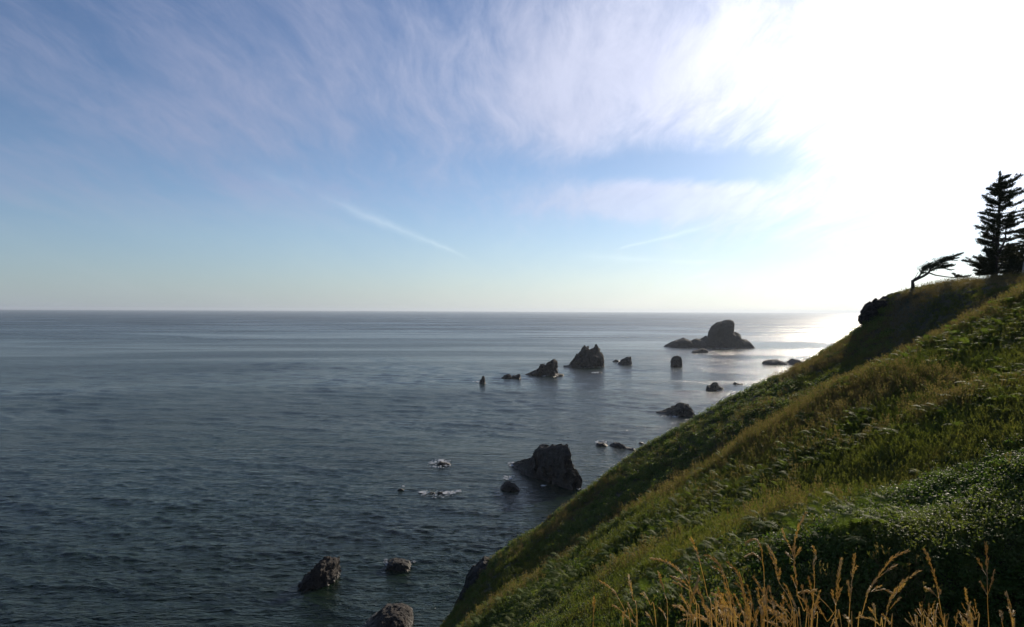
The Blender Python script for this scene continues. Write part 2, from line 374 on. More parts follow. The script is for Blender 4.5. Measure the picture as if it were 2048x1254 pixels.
def build_height():
    st = []
    knoll = [(-60, -8), (-36, 5), (-20, 38), (-9, 55.2), (-4, 57.8), (0, 58.28), (6, 58.5), (12, 60.5), (25, 68), (60, 84), (160, 110)]
    st.append((-40, knoll)); st.append((1.2, knoll))
    lip = [(-60, -8), (-36, 4), (-20, 36), (-9, 54), (-4, 57.6), (0, 58.22), (3, 58.24), (6, 58.3), (12, 58.6), (25, 66), (60, 82), (160, 108)]
    st.append((3.2, lip))
    g8 = [(-60, -8), (-36, 2), (-20, 30), (-9, 46), (-3, 50.6), (0, 51.8), (6, 53.2), (10, 54.0), (16, 58), (25, 63), (60, 80), (160, 106)]
    st.append((7.5, g8))
    g13 = [(-60, -8), (-36, 2), (-18, 30), (-8, 43), (-2, 48.2), (2, 50.6), (5, 51.4), (9, 51.8), (11, 52.6), (14, 55.0), (25, 60.4), (60, 77), (160, 106)]
    st.append((13.2, g13))
    st.append((16.5, [(-60, -8), (-34, 2), (-18, 28), (-8, 42.5), (-0.3, 49.6), (3.4, 52.0), (5.6, 53.3), (8.2, 54.35), (10, 54.7), (12.4, 55.2), (17, 57.4), (25, 61.0), (60, 77), (160, 106)]))
    B = seaward(prof(CREST_B, 40)); st.append((40, B))
    bx, bz = zip(*B); mid = [(x, np.interp(x, bx, bz) - 5.0) for x in bx]
    st.append((48, mid))
    # foot of the far spur: just under the sight line over the near crest
    st.append((60, seaward(prof([(px, py + 46 - 16 * max(0, min(1, (1300 - px) / 300))) for px, py in CREST_B if px > 900], 60))))
    A = seaward(prof(CREST_A, 86)); st.append((86, A))
    ax, az = zip(*A)
    def drop(y, k0):
        pr = []
        for x in sorted(set(list(ax) + list(np.arange(44, 110, 3.0)))):
            z = np.interp(x, ax, az); f = np.clip((x - 0.575 * y) / 6.0, 0, 1)
            pr.append((x, max(z - k0 * (1 - f) - k0 * 0.12 * f, -8)))
        return pr
    st.append((96, drop(96, 10))); st.append((125, drop(125, 40))); st.append((170, drop(170, 80)))
    xs = np.arange(-70, 130.01, 0.5); ys = np.arange(-20, 165.01, 0.5)
    rows = np.array([np.interp(xs, *zip(*sorted(pr))) for _, pr in st]); yy = np.array([y for y, _ in st])
    H = np.empty((len(ys), len(xs)))
    for i, y in enumerate(ys):
        j = int(np.clip(np.searchsorted(yy, y) - 1, 0, len(yy) - 2)); t = (y - yy[j]) / (yy[j + 1] - yy[j])
        H[i] = rows[j] * (1 - t) + rows[j + 1] * t
    def blur(a, s):
        r = int(3 * s); k = np.exp(-0.5 * (np.arange(-r, r + 1) / s) ** 2); k /= k.sum()
        for ax_ in (0, 1):
            pad = [(0, 0), (0, 0)]; pad[ax_] = (r, r); b = np.pad(a, pad, mode='edge')
            a = sum(k[i] * (b[i:i + a.shape[0]] if ax_ == 0 else b[:, i:i + a.shape[1]]) for i in range(2 * r + 1))
        return a
    H = blur(H, 1.6)
    X, Y = np.meshgrid(xs, ys)
    q = np.stack([X.ravel(), Y.ravel(), np.zeros(X.size)], 1)
    big = fbm(q * 0.14, 3, 5).reshape(X.shape); sm = fbm(q * 0.55, 3, 9).reshape(X.shape)
    w = np.clip((Y - 8) / 8, 0, 1)
    H += w * (0.26 * big + 0.15 * sm)
    cliff = np.clip((12 - H) / 14, 0, 1) * np.clip((Y - 10) / 20, 0, 1)
    H += cliff * 1.8 * fbm(q * 0.35, 4, 31, ridged=True).reshape(X.shape)
    return xs, ys, H
HX, HY, HH = build_height()
def ground(x, y):
    x = np.asarray(x, float); y = np.asarray(y, float)
    u = np.clip((x - HX[0]) / 0.5, 0, len(HX) - 1.001); v = np.clip((y - HY[0]) / 0.5, 0, len(HY) - 1.001)
    i = u.astype(int); j = v.astype(int); fu = u - i; fv = v - j
    return (HH[j, i] * (1 - fu) + HH[j, i + 1] * fu) * (1 - fv) + (HH[j + 1, i] * (1 - fu) + HH[j + 1, i + 1] * fu) * fv
def build_terrain():
    X, Y = np.meshgrid(HX, HY); v = np.stack([X.ravel(), Y.ravel(), HH.ravel()], 1)
    nx, ny = len(HX), len(HY)
    a = (np.arange(ny - 1)[:, None] * nx + np.arange(nx - 1)[None]).ravel()
    f = np.stack([a, a + 1, a + nx + 1, a + nx], 1)
    keep = (HH.ravel()[f] > -6).any(1)
    tag(mesh_obj('hillside', v, f[keep], M_SOIL), kind='structure')
build_terrain()

# ------------------------------------------------------------------ sea stacks and rocks
def Z1(p): return (1280 + p[0] / 6.0235, 600 + p[1] / 6.0235)
def Z2(p): return (940 + p[0] / 6.0235, 660 + p[1] / 6.0235)
def Z3(p): return (980 + p[0] / 6.0235, 850 + p[1] / 6.0235)
def Z4(p): return (560 + p[0] / 4.6545, 1060 + p[1] / 4.6545)
def Z8(p): return (760 + p[0] / 6.827, 880 + p[1] / 6.827)
def ID(p): return p
def sea_rock(name, label, conv, pts, water, mat, thick=0.36, rough=0.07, res=90, seed=0, skew=None, round_=0.5, group='rocks standing in the sea', cat='rock', lean=0.0, split=None):
    """pts: silhouette above the waterline (left to right); water: pixel row(s) of the front waterline."""
    pts = [conv(p) for p in pts]; wl = [conv(p) for p in water]
    Dw = [sea_dist(*p) for p in wl]
    px = np.array([p[0] for p in pts]); 
    xw = [P(wl[i][0], wl[i][1], Dw[i]).x for i in range(len(wl))]
    D0 = float(np.mean(Dw)); width = (px.max() - px.min()) / F * D0
    T = thick * width
    Dc = D0 + T * 1.2
    slope = 0.0
    if len(wl) > 1 and abs(xw[-1] - xw[0]) > 1e-6: slope = (Dw[-1] - Dw[0]) / (xw[-1] - xw[0])
    xm = float(np.mean(xw)); poly = []
    for p in pts:
        d = pdir(*p); s = (Dc + slope * (0 - xm)) / (d.y - slope * d.x)      # ray meets the rock's own mid plane
        q = EYE + d * s; poly.append((q.x, q.z))
    hmax = max(z for _, z in poly)
    under = max(2.0, hmax * 0.12)
    (xl, zl), (xr, zr) = poly[0], poly[-1]
    e = under * 0.35
    poly2 = [(xl - e, -under)] + [(xl - 0.02 * e, min(zl, 0.15))] + poly[1:-1] + [(xr + 0.02 * e, min(zr, 0.15))] + [(xr + e, -under)]
    xs0, xs1 = min(p[0] for p in poly2) - 0.1 * width, max(p[0] for p in poly2) + 0.1 * width
    h = max((xs1 - xs0) / res, hmax / res * 1.1)
    gx = np.arange(xs0, xs1 + h, h); gz = np.arange(-under - 2 * h, hmax * 1.12 + 4 * h, h); gy = np.arange(-T * 1.5 - 4 * h, T * 1.5 + 4 * h, h)
    X2, Z2_ = np.meshgrid(gx, gz, indexing='ij')
    ext = [(x, z if z > -under * .99 else -under - 50) for x, z in poly2]
    sd = poly_sd(X2, Z2_, ext)
    Rr = round_ * min(width * 0.5, hmax)
    k = np.clip(sd / Rr, 0, 1); th = T * np.sqrt(np.maximum(1 - (1 - k) ** 2, 0)) * (1 + 0.35 * np.clip(1 - Z2_ / hmax, 0, 1))
    th = np.where(sd > 0, th, sd * 2.0)
    X, Y, Z = np.meshgrid(gx, gy, gz, indexing='ij')
    f = th[:, None, :] - np.abs(Y - lean * Z)
    f = np.minimum(f, (sd * 2.0)[:, None, :])
    size = min(width, hmax * 1.6); q = np.stack([X.ravel(), Y.ravel(), Z.ravel()], 1) / size
    n = fbm(q * 2.7 + seed * 7.7, 5, seed, 0.58, ridged=True) * 0.8 + fbm(q * np.array([7.0, 7.0, 4.5]) + seed, 4, seed + 50, 0.65) * 0.55
    band = np.abs(f.ravel()) < size * rough * 4.5
    bl = np.zeros(f.size); qb = q[band] + 0.05 * np.stack([fbm(q[band] * 5, 2, seed + 3), fbm(q[band] * 5, 2, seed + 4), fbm(q[band] * 5, 2, seed + 6)], 1)
    bl[band] = blocks(qb * np.array([5.2, 5.2, 3.4]) + seed, seed) * .62 + blocks(qb * np.array([12.0, 12.0, 9.0]) + seed, seed + 1) * .36
    f = f + (n.reshape(f.shape) * .55 - 0.42 + bl.reshape(f.shape) * 1.15) * size * rough * 2.5
    f[0], f[-1], f[:, 0], f[:, -1], f[:, :, 0], f[:, :, -1] = -1, -1, -1, -1, -1, -1
    v, fc = surface_nets(f, (gx[0], gy[0], gz[0]), (h, h, h))
    v[:, 1] += Dc + slope * (v[:, 0] - xm)
    base = np.array([xm, Dc, 0.0]); v = v - base
    o = mesh_obj(name, v, fc, mat, smooth=False, loc=tuple(base))
    tag(o, label, cat, group)
    return o, (xm, Dc, width, T)

ROCKS = [
 ('sea_stack', 'large humped grey sea stack on a low rocky islet farthest out to sea', Z1,
  [(280,530),(400,492),(520,460),(570,470),(612,497),(660,465),(740,480),(795,438),(806,468),(822,465),(836,380),(868,310),(920,270),(1000,250),(1075,236),(1112,250),(1130,290),(1124,350),(1116,392),(1150,382),(1192,400),(1206,450),(1240,478),(1285,485),(1320,510),(1345,545),(1368,570)],
  [(500,576),(1100,580)], 'M_ROCK', dict(thick=0.17, rough=0.022, res=160, seed=3, round_=0.45)),
 ('low_reef', 'low jagged reef just in front of the large humped sea stack', Z1,
  [(618,634),(640,612),(690,600),(735,582),(780,588),(822,608),(812,632)], [(680,640),(780,636)], 'M_ROCK', dict(thick=0.3, res=60, seed=4)),
 ('sea_rock', 'thin sliver of rock awash below the low reef', Z1, [(616,654),(650,644),(695,650)], [(650,655)], 'M_ROCK', dict(thick=0.3, res=40, seed=5)),
 ('sea_rock', 'rounded upright boulder rising alone from open water before the humped stack', Z1,
  [(372,795),(374,740),(385,700),(412,680),(455,670),(486,685),(502,720),(510,770),(505,795)], [(440,805)], 'M_ROCK', dict(thick=0.4, rough=0.05, res=60, seed=6)),
 ('sea_rock', 'long low rock half hidden behind the grassy slope under the cliff', Z1,
  [(1493,772),(1505,738),(1560,718),(1650,714),(1700,740),(1780,755),(1835,706),(1900,716),(1960,760),(1990,780)], [(1600,783),(1800,783)], 'M_ROCK_PALE', dict(thick=0.2, res=80, seed=7)),
 ('sea_rock', 'small stepped dark rock with a blocky knob close to the slope edge', Z1,
  [(798,1090),(808,1035),(842,1033),(880,1000),(925,988),(942,1025),(1000,1058),(1008,1080)], [(850,1096),(980,1086)], 'M_ROCK', dict(thick=0.3, res=70, seed=8)),
 ('sea_rock', 'flat rock sliver touching the slope edge beyond the knobbed rock', Z1, [(1120,1004),(1145,988),(1172,1002),(1230,1004),(1250,1018)], [(1185,1020)], 'M_ROCK', dict(thick=0.25, res=50, seed=9)),
 ('sea_rock', 'dark wedge rock with a long tapering left tail beside the slope', ID,
  [(1312,824),(1332,820),(1350,812),(1363,805),(1376,810),(1385,822),(1389,829)], [(1345,831),(1375,833)], 'M_ROCK', dict(thick=0.3, res=70, seed=10)),
 ('sea_rock', 'small upright spike of rock at the outer end of the row of rocks', Z2,
  [(112,640),(125,602),(146,580),(149,558),(172,553),(182,600),(186,640)], [(150,645)], 'M_ROCK', dict(thick=0.4, rough=0.06, res=50, seed=11)),
 ('sea_rock', 'low saddle shaped rock between the small spike and the sloping rock', Z2,
  [(373,574),(420,545),(460,530),(490,540),(506,557),(525,543),(545,548),(590,528),(607,535),(612,580)], [(440,584),(560,586)], 'M_ROCK', dict(thick=0.2, res=70, seed=12)),
 ('sea_rock', 'ramp shaped dark rock rising to a point at its right end', Z2,
  [(658,545),(700,515),(780,493),(845,430),(875,421),(895,430),(950,385),(1016,350),(1037,375),(1047,430),(1038,460),(1057,490),(1070,535)], [(720,552),(1000,550)], 'M_ROCK', dict(thick=0.24, res=90, seed=13)),
 ('sea_rock', 'flat ledge of rock at the foot of the ramp shaped rock', Z2, [(995,562),(1040,545),(1090,524),(1128,530),(1130,548)], [(1010,566),(1120,552)], 'M_ROCK', dict(thick=0.2, res=50, seed=14)),
 ('sea_stack', 'twin peaked dark sea stack with a sharp notch between its tops', Z2,
  [(1130,440),(1190,423),(1220,380),(1260,350),(1300,310),(1295,295),(1340,245),(1380,195),(1420,215),(1450,242),(1490,215),(1522,174),(1537,180),(1562,270),(1592,285),(1610,330),(1618,435)], [(1250,456),(1550,450)], 'M_ROCK', dict(thick=0.3, rough=0.055, res=110, seed=15)),
 ('sea_rock', 'tiny rock awash in front of the twin peaked stack', Z2, [(1545,514),(1565,500),(1595,512)], [(1570,516)], 'M_ROCK', dict(thick=0.35, res=36, seed=16)),
 ('sea_rock', 'pale sloping rock with a blunt right end past the twin peaked stack', Z2,
  [(1775,408),(1830,355),(1900,323),(1937,330),(1950,408)], [(1850,420)], 'M_ROCK_PALE', dict(thick=0.35, rough=0.05, res=60, seed=17)),
 ('sea_rock', 'small crooked ledge touching the pale sloping rock', Z2, [(1715,378),(1740,362),(1757,353),(1780,364),(1810,368)], [(1770,384)], 'M_ROCK', dict(thick=0.25, res=44, seed=18)),
 ('sea_stack', 'massive black flat topped rock with a long left toe near the shore', Z3,
  [(280,485),(330,455),(400,430),(490,390),(520,350),(540,300),(600,265),(700,250),(760,226),(810,245),(860,235),(930,228),(957,245),(962,300),(987,340),(987,400),(1003,450),(1032,500),(1062,570),(1092,650),(1100,752)], [(300,500),(480,600),(690,735),(900,792),(1095,765)], 'M_ROCK', dict(thick=0.22, rough=0.055, res=120, seed=19)),
 ('sea_rock', 'small domed boulder off the toe of the massive flat topped rock', Z3,
  [(122,755),(180,690),(240,687),(300,710),(330,745),(362,772),(372,802)], [(160,790),(320,806)], 'M_ROCK', dict(thick=0.32, res=60, seed=20)),
 ('sea_rock', 'short flat rock ringed by foam past the massive flat topped rock', Z3, [(1272,238),(1300,211),(1370,211),(1415,240)], [(1330,255)], 'M_ROCK', dict(thick=0.3, res=50, seed=21)),
 ('sea_rock', 'long flat rock running in towards the grassy slope', Z3, [(1440,242),(1490,211),(1560,214),(1620,243),(1640,264),(1730,280),(1750,300)], [(1480,258),(1710,304)], 'M_ROCK', dict(thick=0.16, res=70, seed=22)),
 ('sea_rock', 'dot of black rock at the slope edge behind the long flat rock', Z3, [(1790,218),(1815,202),(1845,212),(1860,226)], [(1825,228)], 'M_ROCK', dict(thick=0.35, res=40, seed=23)),
 ('sea_rock', 'brown rock with a hooked sunlit crest standing off the cliff foot', Z4,
  [(200,490),(238,420),(300,390),(340,310),(400,272),(470,262),(535,266),(556,290),(532,330),(556,380),(552,440),(545,470)], [(250,545),(480,500)], 'M_ROCK_WARM', dict(thick=0.36, rough=0.065, res=90, seed=24)),
 ('sea_rock', 'low brown rock with foam round it beside the hooked sunlit rock', Z4,
  [(985,340),(1010,290),(1060,273),(1130,278),(1200,300),(1222,345)], [(1040,375),(1160,380)], 'M_ROCK_WARM', dict(thick=0.32, res=70, seed=25)),
 ('sea_rock', 'broad dark brown rock dome at the foot of the cliff', Z4,
  [(690,960),(740,903),(820,850),(900,800),(960,738),(1040,723),(1140,728),(1192,760),(1228,800),(1240,903),(1250,960)], [(760,985),(1200,985)], 'M_ROCK_WARM', dict(thick=0.36, rough=0.055, res=90, seed=26)),
 ('sea_rock', 'dark rock tip breaking the surface inside a foam ring', Z8, [(772,332),(830,290),(870,300),(950,318),(965,330)], [(860,338)], 'M_ROCK', dict(thick=0.13, rough=0.05, res=50, seed=27)),
 ('sea_rock', 'left one of two wave washed rock tips in a line of foam', Z8, [(636,730),(690,708),(740,712),(760,728)], [(700,733)], 'M_ROCK', dict(thick=0.13, rough=0.05, res=50, seed=28)),
 ('sea_rock', 'right one of two wave washed rock tips in a line of foam', Z8, [(770,728),(800,704),(850,708),(885,728)], [(830,733)], 'M_ROCK', dict(thick=0.13, rough=0.05, res=50, seed=29)),
 ('sea_rock', 'lone tiny brown rock tip in open water left of the foam line', Z8, [(235,684),(262,664),(300,662),(335,684)], [(285,688)], 'M_ROCK_WARM', dict(thick=0.13, rough=0.05, res=50, seed=30)),
]
ROCK_INFO = []
for nm, lb, cv, pt, wt, mt, kw in ROCKS:
    o, info = sea_rock(nm, lb, cv, pt, wt, globals()[mt], **kw); ROCK_INFO.append(info)

# ------------------------------------------------------------------ foam round the rocks
def foam_material():
    m, t, out = new_mat('foam')
    principled(t, out, Base_Color=(0.60, 0.61, 0.60), Roughness=0.7); return m
M_FOAM = foam_material()
def foam_patch(conv, cx, cy, w, h, n, label, big=0.5, ring=None):
    """n small froth flecks over an ellipse of w x h pixels round (cx, cy), lying on the sea."""
    c = conv((cx, cy)); V = []; Fc = []
    zk = conv((1, 0))[0] - conv((0, 0))[0]; w, h = w * zk, h * zk
    k = 0
    while k < n:
        a = random.uniform(0, 2 * math.pi); r = math.sqrt(random.random()) if ring is None else random.uniform(ring, 1.0)
        px, py = c[0] + math.cos(a) * r * w / 2 + random.gauss(0, w * .04), c[1] + math.sin(a) * r * h / 2
        q = np.array([[px * 0.13, py * 0.30, cx * 0.01]])
        if fbm(q * 2.2, 3, 77)[0] < random.uniform(-0.15, 0.40): k += 0.34; continue
        D = sea_dist(px, py); p0 = P(px, py, D); s = big * random.uniform(0.12, 0.55) * (D / 230.0) ** 0.8
        m = random.randint(5, 7); b = len(V); st = random.uniform(1.2, 4.0); th = random.gauss(0.1, 0.5)
        V.append((p0.x, p0.y, 0.32 + 0.10 * s))
        for j in range(m):
            ang = 2 * math.pi * j / m; rr = s * random.uniform(0.35, 1.0)
            ux, uy = math.cos(ang) * rr * st, math.sin(ang) * rr
            V.append((p0.x + ux * math.cos(th) - uy * math.sin(th), p0.y + ux * math.sin(th) + uy * math.cos(th), 0.22))
        for j in range(m): Fc.append((b, b + 1 + j, b + 1 + (j + 1) % m))
        k += 1
    o = mesh_obj('sea_foam', V, Fc, M_FOAM); tag(o, label, 'foam', kind='stuff')
FOAM = [
 (Z8, 830, 330, 300, 110, 150, 'ring of white foam round the rock tip off the flat topped rock', .38, .45),
 (Z8, 850, 292, 110, 26, 50, 'white wash breaking behind the foam ringed rock tip', .5, None),
 (Z8, 590, 728, 80, 40, 50, 'white wash at the left end of the two washed rock tips', .6, None),
 (Z8, 940, 728, 150, 40, 70, 'white wash at the right end of the two washed rock tips', .6, None),
 (Z8, 1070, 706, 60, 26, 26, 'small foam streak past the two washed rock tips', .5, None),
 (Z8, 760, 745, 420, 100, 110, 'lacy foam drifting in front of the two washed rock tips', .3, None),
 (Z8, 320, 640, 50, 16, 10, 'flecks of foam beside the lone tiny brown rock tip', .4, None),
 (Z8, 1790, 335, 80, 50, 40, 'white wash on the toe of the massive flat topped rock', .5, None),
 (Z3, 225, 640, 120, 50, 80, 'patch of foam behind the small domed boulder', .42, None),
 (Z3, 1330, 214, 130, 40, 50, 'foam ring round the short flat rock', .55, .5),
 (Z3, 650, 738, 70, 14, 16, 'thin foam line under the massive flat topped rock', .35, None),
 (Z2, 875, 552, 60, 12, 20, 'white foam at the foot of the ramp shaped rock', .7, None),
 (Z2, 1510, 514, 110, 14, 24, 'foam streak by the tiny rock before the twin peaked stack', .6, None),
 (Z2, 65, 625, 60, 8, 14, 'small wash left of the upright spike of rock', .6, None),
 (Z2, 1860, 418, 170, 8, 22, 'foam line under the pale sloping rock', .5, None),
 (Z4, 985, 310, 50, 60, 50, 'white wash on the left of the low brown rock', .22, None),
 (Z4, 1200, 305, 110, 30, 40, 'white wash on the far side of the low brown rock', .2, None),
 (Z1, 1000, 582, 260, 10, 40, 'foam line along the waterline of the large humped stack', .9, None),
 (Z1, 1230, 574, 200, 12, 36, 'white wash at the right foot of the large humped stack', 1.0, None),
 (Z1, 805, 625, 50, 20, 16, 'wash at the right end of the low jagged reef', .8, None),
 (Z3, 1090, 775, 80, 26, 30, 'foam at the right foot of the massive flat topped rock', .3, None),
 (Z4, 225, 500, 90, 60, 50, 'thin wash round the left base of the hooked sunlit rock', .16, None),
 (Z2, 1400, 452, 300, 8, 30, 'thin foam line along the twin peaked stack', .5, None),
 (ID, 1348, 833, 60, 4, 26, 'thin foam line under the dark wedge rock', .5, None),
 (Z1, 900, 1090, 160, 14, 24, 'foam line under the small stepped rock', .6, None),
]
for a in FOAM: foam_patch(a[0], a[1], a[2], a[3] * 1.1, a[4] * 1.15, a[5] * 2.4, a[6], a[7], a[8])

# ------------------------------------------------------------------ bare rock showing on the hillside
def outcrop(name, label, pts, D, T, mat, seed, rough=0.08, res=70):
    poly = [(P(px, py, D).x, P(px, py, D).z) for px, py in pts]
    xs = [p[0] for p in poly]; zs = [p[1] for p in poly]; w = max(xs) - min(xs); hh = max(zs) - min(zs); pad = 0.15 * max(w, hh)
    h = max(w, hh) / res
    gx = np.arange(min(xs) - pad, max(xs) + pad, h); gz = np.arange(min(zs) - pad, max(zs) + pad, h); gy = np.arange(-T * 1.4, T * 1.4, h)
    X2, Z2_ = np.meshgrid(gx, gz, indexing='ij'); sd = poly_sd(X2, Z2_, poly); Rr = 0.35 * min(w, hh)
    k = np.clip(sd / Rr, 0, 1); th = np.where(sd > 0, T * np.sqrt(np.maximum(1 - (1 - k) ** 2, 0)), sd * 2)
    X, Y, Z = np.meshgrid(gx, gy, gz, indexing='ij'); f = np.minimum(th[:, None, :] - np.abs(Y), (sd * 2)[:, None, :])
    q = np.stack([X.ravel(), Y.ravel(), Z.ravel()], 1) / min(w, hh)
    n = fbm(q * 2.6 + seed, 5, seed, .55, ridged=True) * .6 + fbm(q * 6, 3, seed + 9, .6) * .4
    n = n * .5 + blocks(q * 4.2, seed) * .7 + blocks(q * 9.5, seed + 1) * .4
    f = f + (n.reshape(f.shape) - .3) * min(w, hh) * rough * 1.5
    f[0], f[-1], f[:, 0], f[:, -1], f[:, :, 0], f[:, :, -1] = -1, -1, -1, -1, -1, -1
    v, fc = surface_nets(f, (gx[0], gy[0], gz[0]), (h, h, h)); base = np.array([np.mean(xs), D, min(zs)])
    v[:, 1] += D
    tag(mesh_obj(name, v - base, fc, mat, smooth=False, loc=tuple(base)), label, 'rock')
outcrop('cliff_outcrop', 'bare brown rock nose of the headland cliff below the windswept tree',
        [(1722,640),(1724,622),(1732,612),(1738,605),(1752,597),(1768,598),(1778,588),(1790,584),(1800,588),(1790,604),(1772,625),(1752,650),(1738,668),(1724,662)], 86.2, 1.9, M_ROCK_WARM, 61, 0.10)
outcrop('cliff_outcrop', 'black rock ledge on the lower cliff edge above the hooked sunlit rock',
        [(968,1118),(945,1136),(934,1152),(926,1176),(912,1204),(905,1222),(930,1216),(960,1180),(985,1140),(985,1122)], 85.5, 3.0, M_ROCK, 62, 0.10, 60)
outcrop('cliff_outcrop', 'small dark rock knob at the slope edge near the cliff shore',
        [(1094,1034),(1106,1027),(1114,1030),(1112,1044),(1096,1046)], 85.5, 0.8, M_ROCK, 63, 0.10, 40)

# ------------------------------------------------------------------ plants: materials
def leaf_material(name, cols, trans=0.35, rough=0.5, spec=0.5, scale=0.25):
    m, t, out = new_mat(name)
    g = t.new('ShaderNodeNewGeometry').outputs['Position']
    rnd = t.new('ShaderNodeObjectInfo').outputs['Random']
    n = t.noise(g, scale, 3, 0.6)
    f = t.math('ADD', t.math('MULTIPLY', t.smooth(n, 0.3, 0.7), 0.6), t.math('MULTIPLY', t.math('FRACT', t.math('MULTIPLY', rnd, 7.31)), 0.4))
    k = len(cols) - 1
    col = t.ramp(f, [(i / k, c) for i, c in enumerate(cols)])
    b = t.new('ShaderNodeBsdfPrincipled'); t.put(b.inputs['Base Color'], col); b.inputs['Roughness'].default_value = rough
    b.inputs['Specular IOR Level'].default_value = spec
    tr = t.new('ShaderNodeBsdfTranslucent'); t.put(tr.inputs[0], t.vmath('MULTIPLY', col, (1.5, 1.45, 0.8)))
    mx = t.new('ShaderNodeMixShader'); mx.inputs[0].default_value = trans
    t.link(b.outputs[0], mx.inputs[1]); t.link(tr.outputs[0], mx.inputs[2]); t.link(mx.outputs[0], out.inputs[0])
    return m
M_GRASS = leaf_material('slope_grass', [(0.045, 0.072, 0.015), (0.075, 0.095, 0.022), (0.092, 0.105, 0.028), (0.110, 0.092, 0.032)], 0.45, 0.6, 0.3)
M_STRAW = leaf_material('seeding_grass', [(0.105, 0.090, 0.042), (0.145, 0.120, 0.062), (0.10, 0.078, 0.042)], 0.45, 0.7, 0.2)
M_SHRUB = leaf_material('shrub_leaf', [(0.036, 0.070, 0.015), (0.056, 0.100, 0.021), (0.090, 0.135, 0.028)], 0.48, 0.55, 0.16)
M_SHRUB2 = leaf_material('bramble_leaf', [(0.075, 0.108, 0.025), (0.098, 0.135, 0.032), (0.12, 0.125, 0.038)], 0.45, 0.55, 0.2)
M_FERN = leaf_material('fern_leaf', [(0.060, 0.100, 0.020), (0.085, 0.125, 0.028), (0.11, 0.13, 0.034)], 0.50, 0.7, 0.08)
M_DRY = leaf_material('dry_grass', [(0.36, 0.255, 0.115), (0.52, 0.40, 0.205), (0.66, 0.56, 0.36)], 0.5, 0.55, 0.35, 3.0)
M_NEEDLE = leaf_material('spruce_needles', [(0.022, 0.030, 0.012), (0.035, 0.042, 0.016), (0.045, 0.045, 0.020)], 0.15, 0.6, 0.3)
def bark_material(name, a, b):
    m, t, out = new_mat(name); g = t.new('ShaderNodeNewGeometry').outputs['Position']
    n = t.noise(t.mapping(g, scale=(1, 1, .3)), 9, 5, .7)
    bp = t.new('ShaderNodeBump'); bp.inputs['Distance'].default_value = 0.03; t.put(bp.inputs['Height'], n)
    p = principled(t, out, Base_Color=t.mix(t.smooth(n, .35, .65), a, b), Roughness=0.9); t.link(bp.outputs[0], p.inputs['Normal']); return m
M_BARK = bark_material('spruce_bark', (0.035, 0.026, 0.020), (0.085, 0.066, 0.052))
M_SNAG = bark_material('weathered_wood', (0.22, 0.20, 0.18), (0.40, 0.37, 0.34))

# ------------------------------------------------------------------ plants: ground cover
def blade_mesh(name, mat, blades):
    """blades: list of (points, half widths); flat ribbons tapering to a tip."""
    V = []; Fc = []
    for pts, ws in blades:
        pts = [Vector(p) for p in pts]; b = len(V); n = len(pts)
        d = pts[-1] - pts[0]; side = d.cross(Vector((random.gauss(0, 1), random.gauss(0, 1), 0.2))).normalized()
        for i, p in enumerate(pts):
            if i == n - 1: V.append(p)
            else: V.append(p - side * ws[i]); V.append(p + side * ws[i])
        for i in range(n - 1):
            a = b + 2 * i
            if i == n - 2: Fc.append((a, a + 1, a + 2))
            else: Fc.append((a, a + 1, a + 3)); Fc.append((a, a + 3, a + 2))
    me = bpy.data.meshes.new(name); me.from_pydata([tuple(v) for v in V], [], Fc); me.update(); me.materials.append(mat)
    return me
def tuft(name, n, h, spread, w, mat, seeds=0):
    bl = []
    for k in range(n):
        a = random.uniform(0, 6.283); r = spread * math.sqrt(random.random()); x, y = r * math.cos(a), r * math.sin(a)
        L = h * random.uniform(0.45, 1.1); ln = random.uniform(0.15, 0.75); b = a + random.gauss(0, 0.8)
        wx, wy = math.cos(b) * ln + 0.25, math.sin(b) * ln
        p0 = (x, y, -0.08); p1 = (x + wx * L * .3, y + wy * L * .3, L * .6); p2 = (x + wx * L * .85, y + wy * L * .85, L * random.uniform(.75, 1.0))
        bl.append(([p0, p1, p2], [w, w * .8]))
    me_b = bl
    for k in range(seeds):
        a = random.uniform(0, 6.283); r = spread * random.random(); x, y = r * math.cos(a), r * math.sin(a); L = h * random.uniform(1.3, 2.1)
        tx, ty = random.gauss(.16, .14) * L, random.gauss(0, .14) * L
        me_b.append(([(x, y, 0), (x + tx * .5, y + ty * .5, L * .6), (x + tx, y + ty, L)], [w * .35, w * .3]))
        for j in range(7):
            u = random.uniform(.66, 1.0); q = Vector((x + tx * u, y + ty * u, L * u)); dd = Vector((random.gauss(.3, .6), random.gauss(0, .6), 1.2)).normalized() * h * .22
            me_b.append(([q, q + dd * .5, q + dd], [w * .5, w * .8]))
    return blade_mesh(name, mat, me_b)
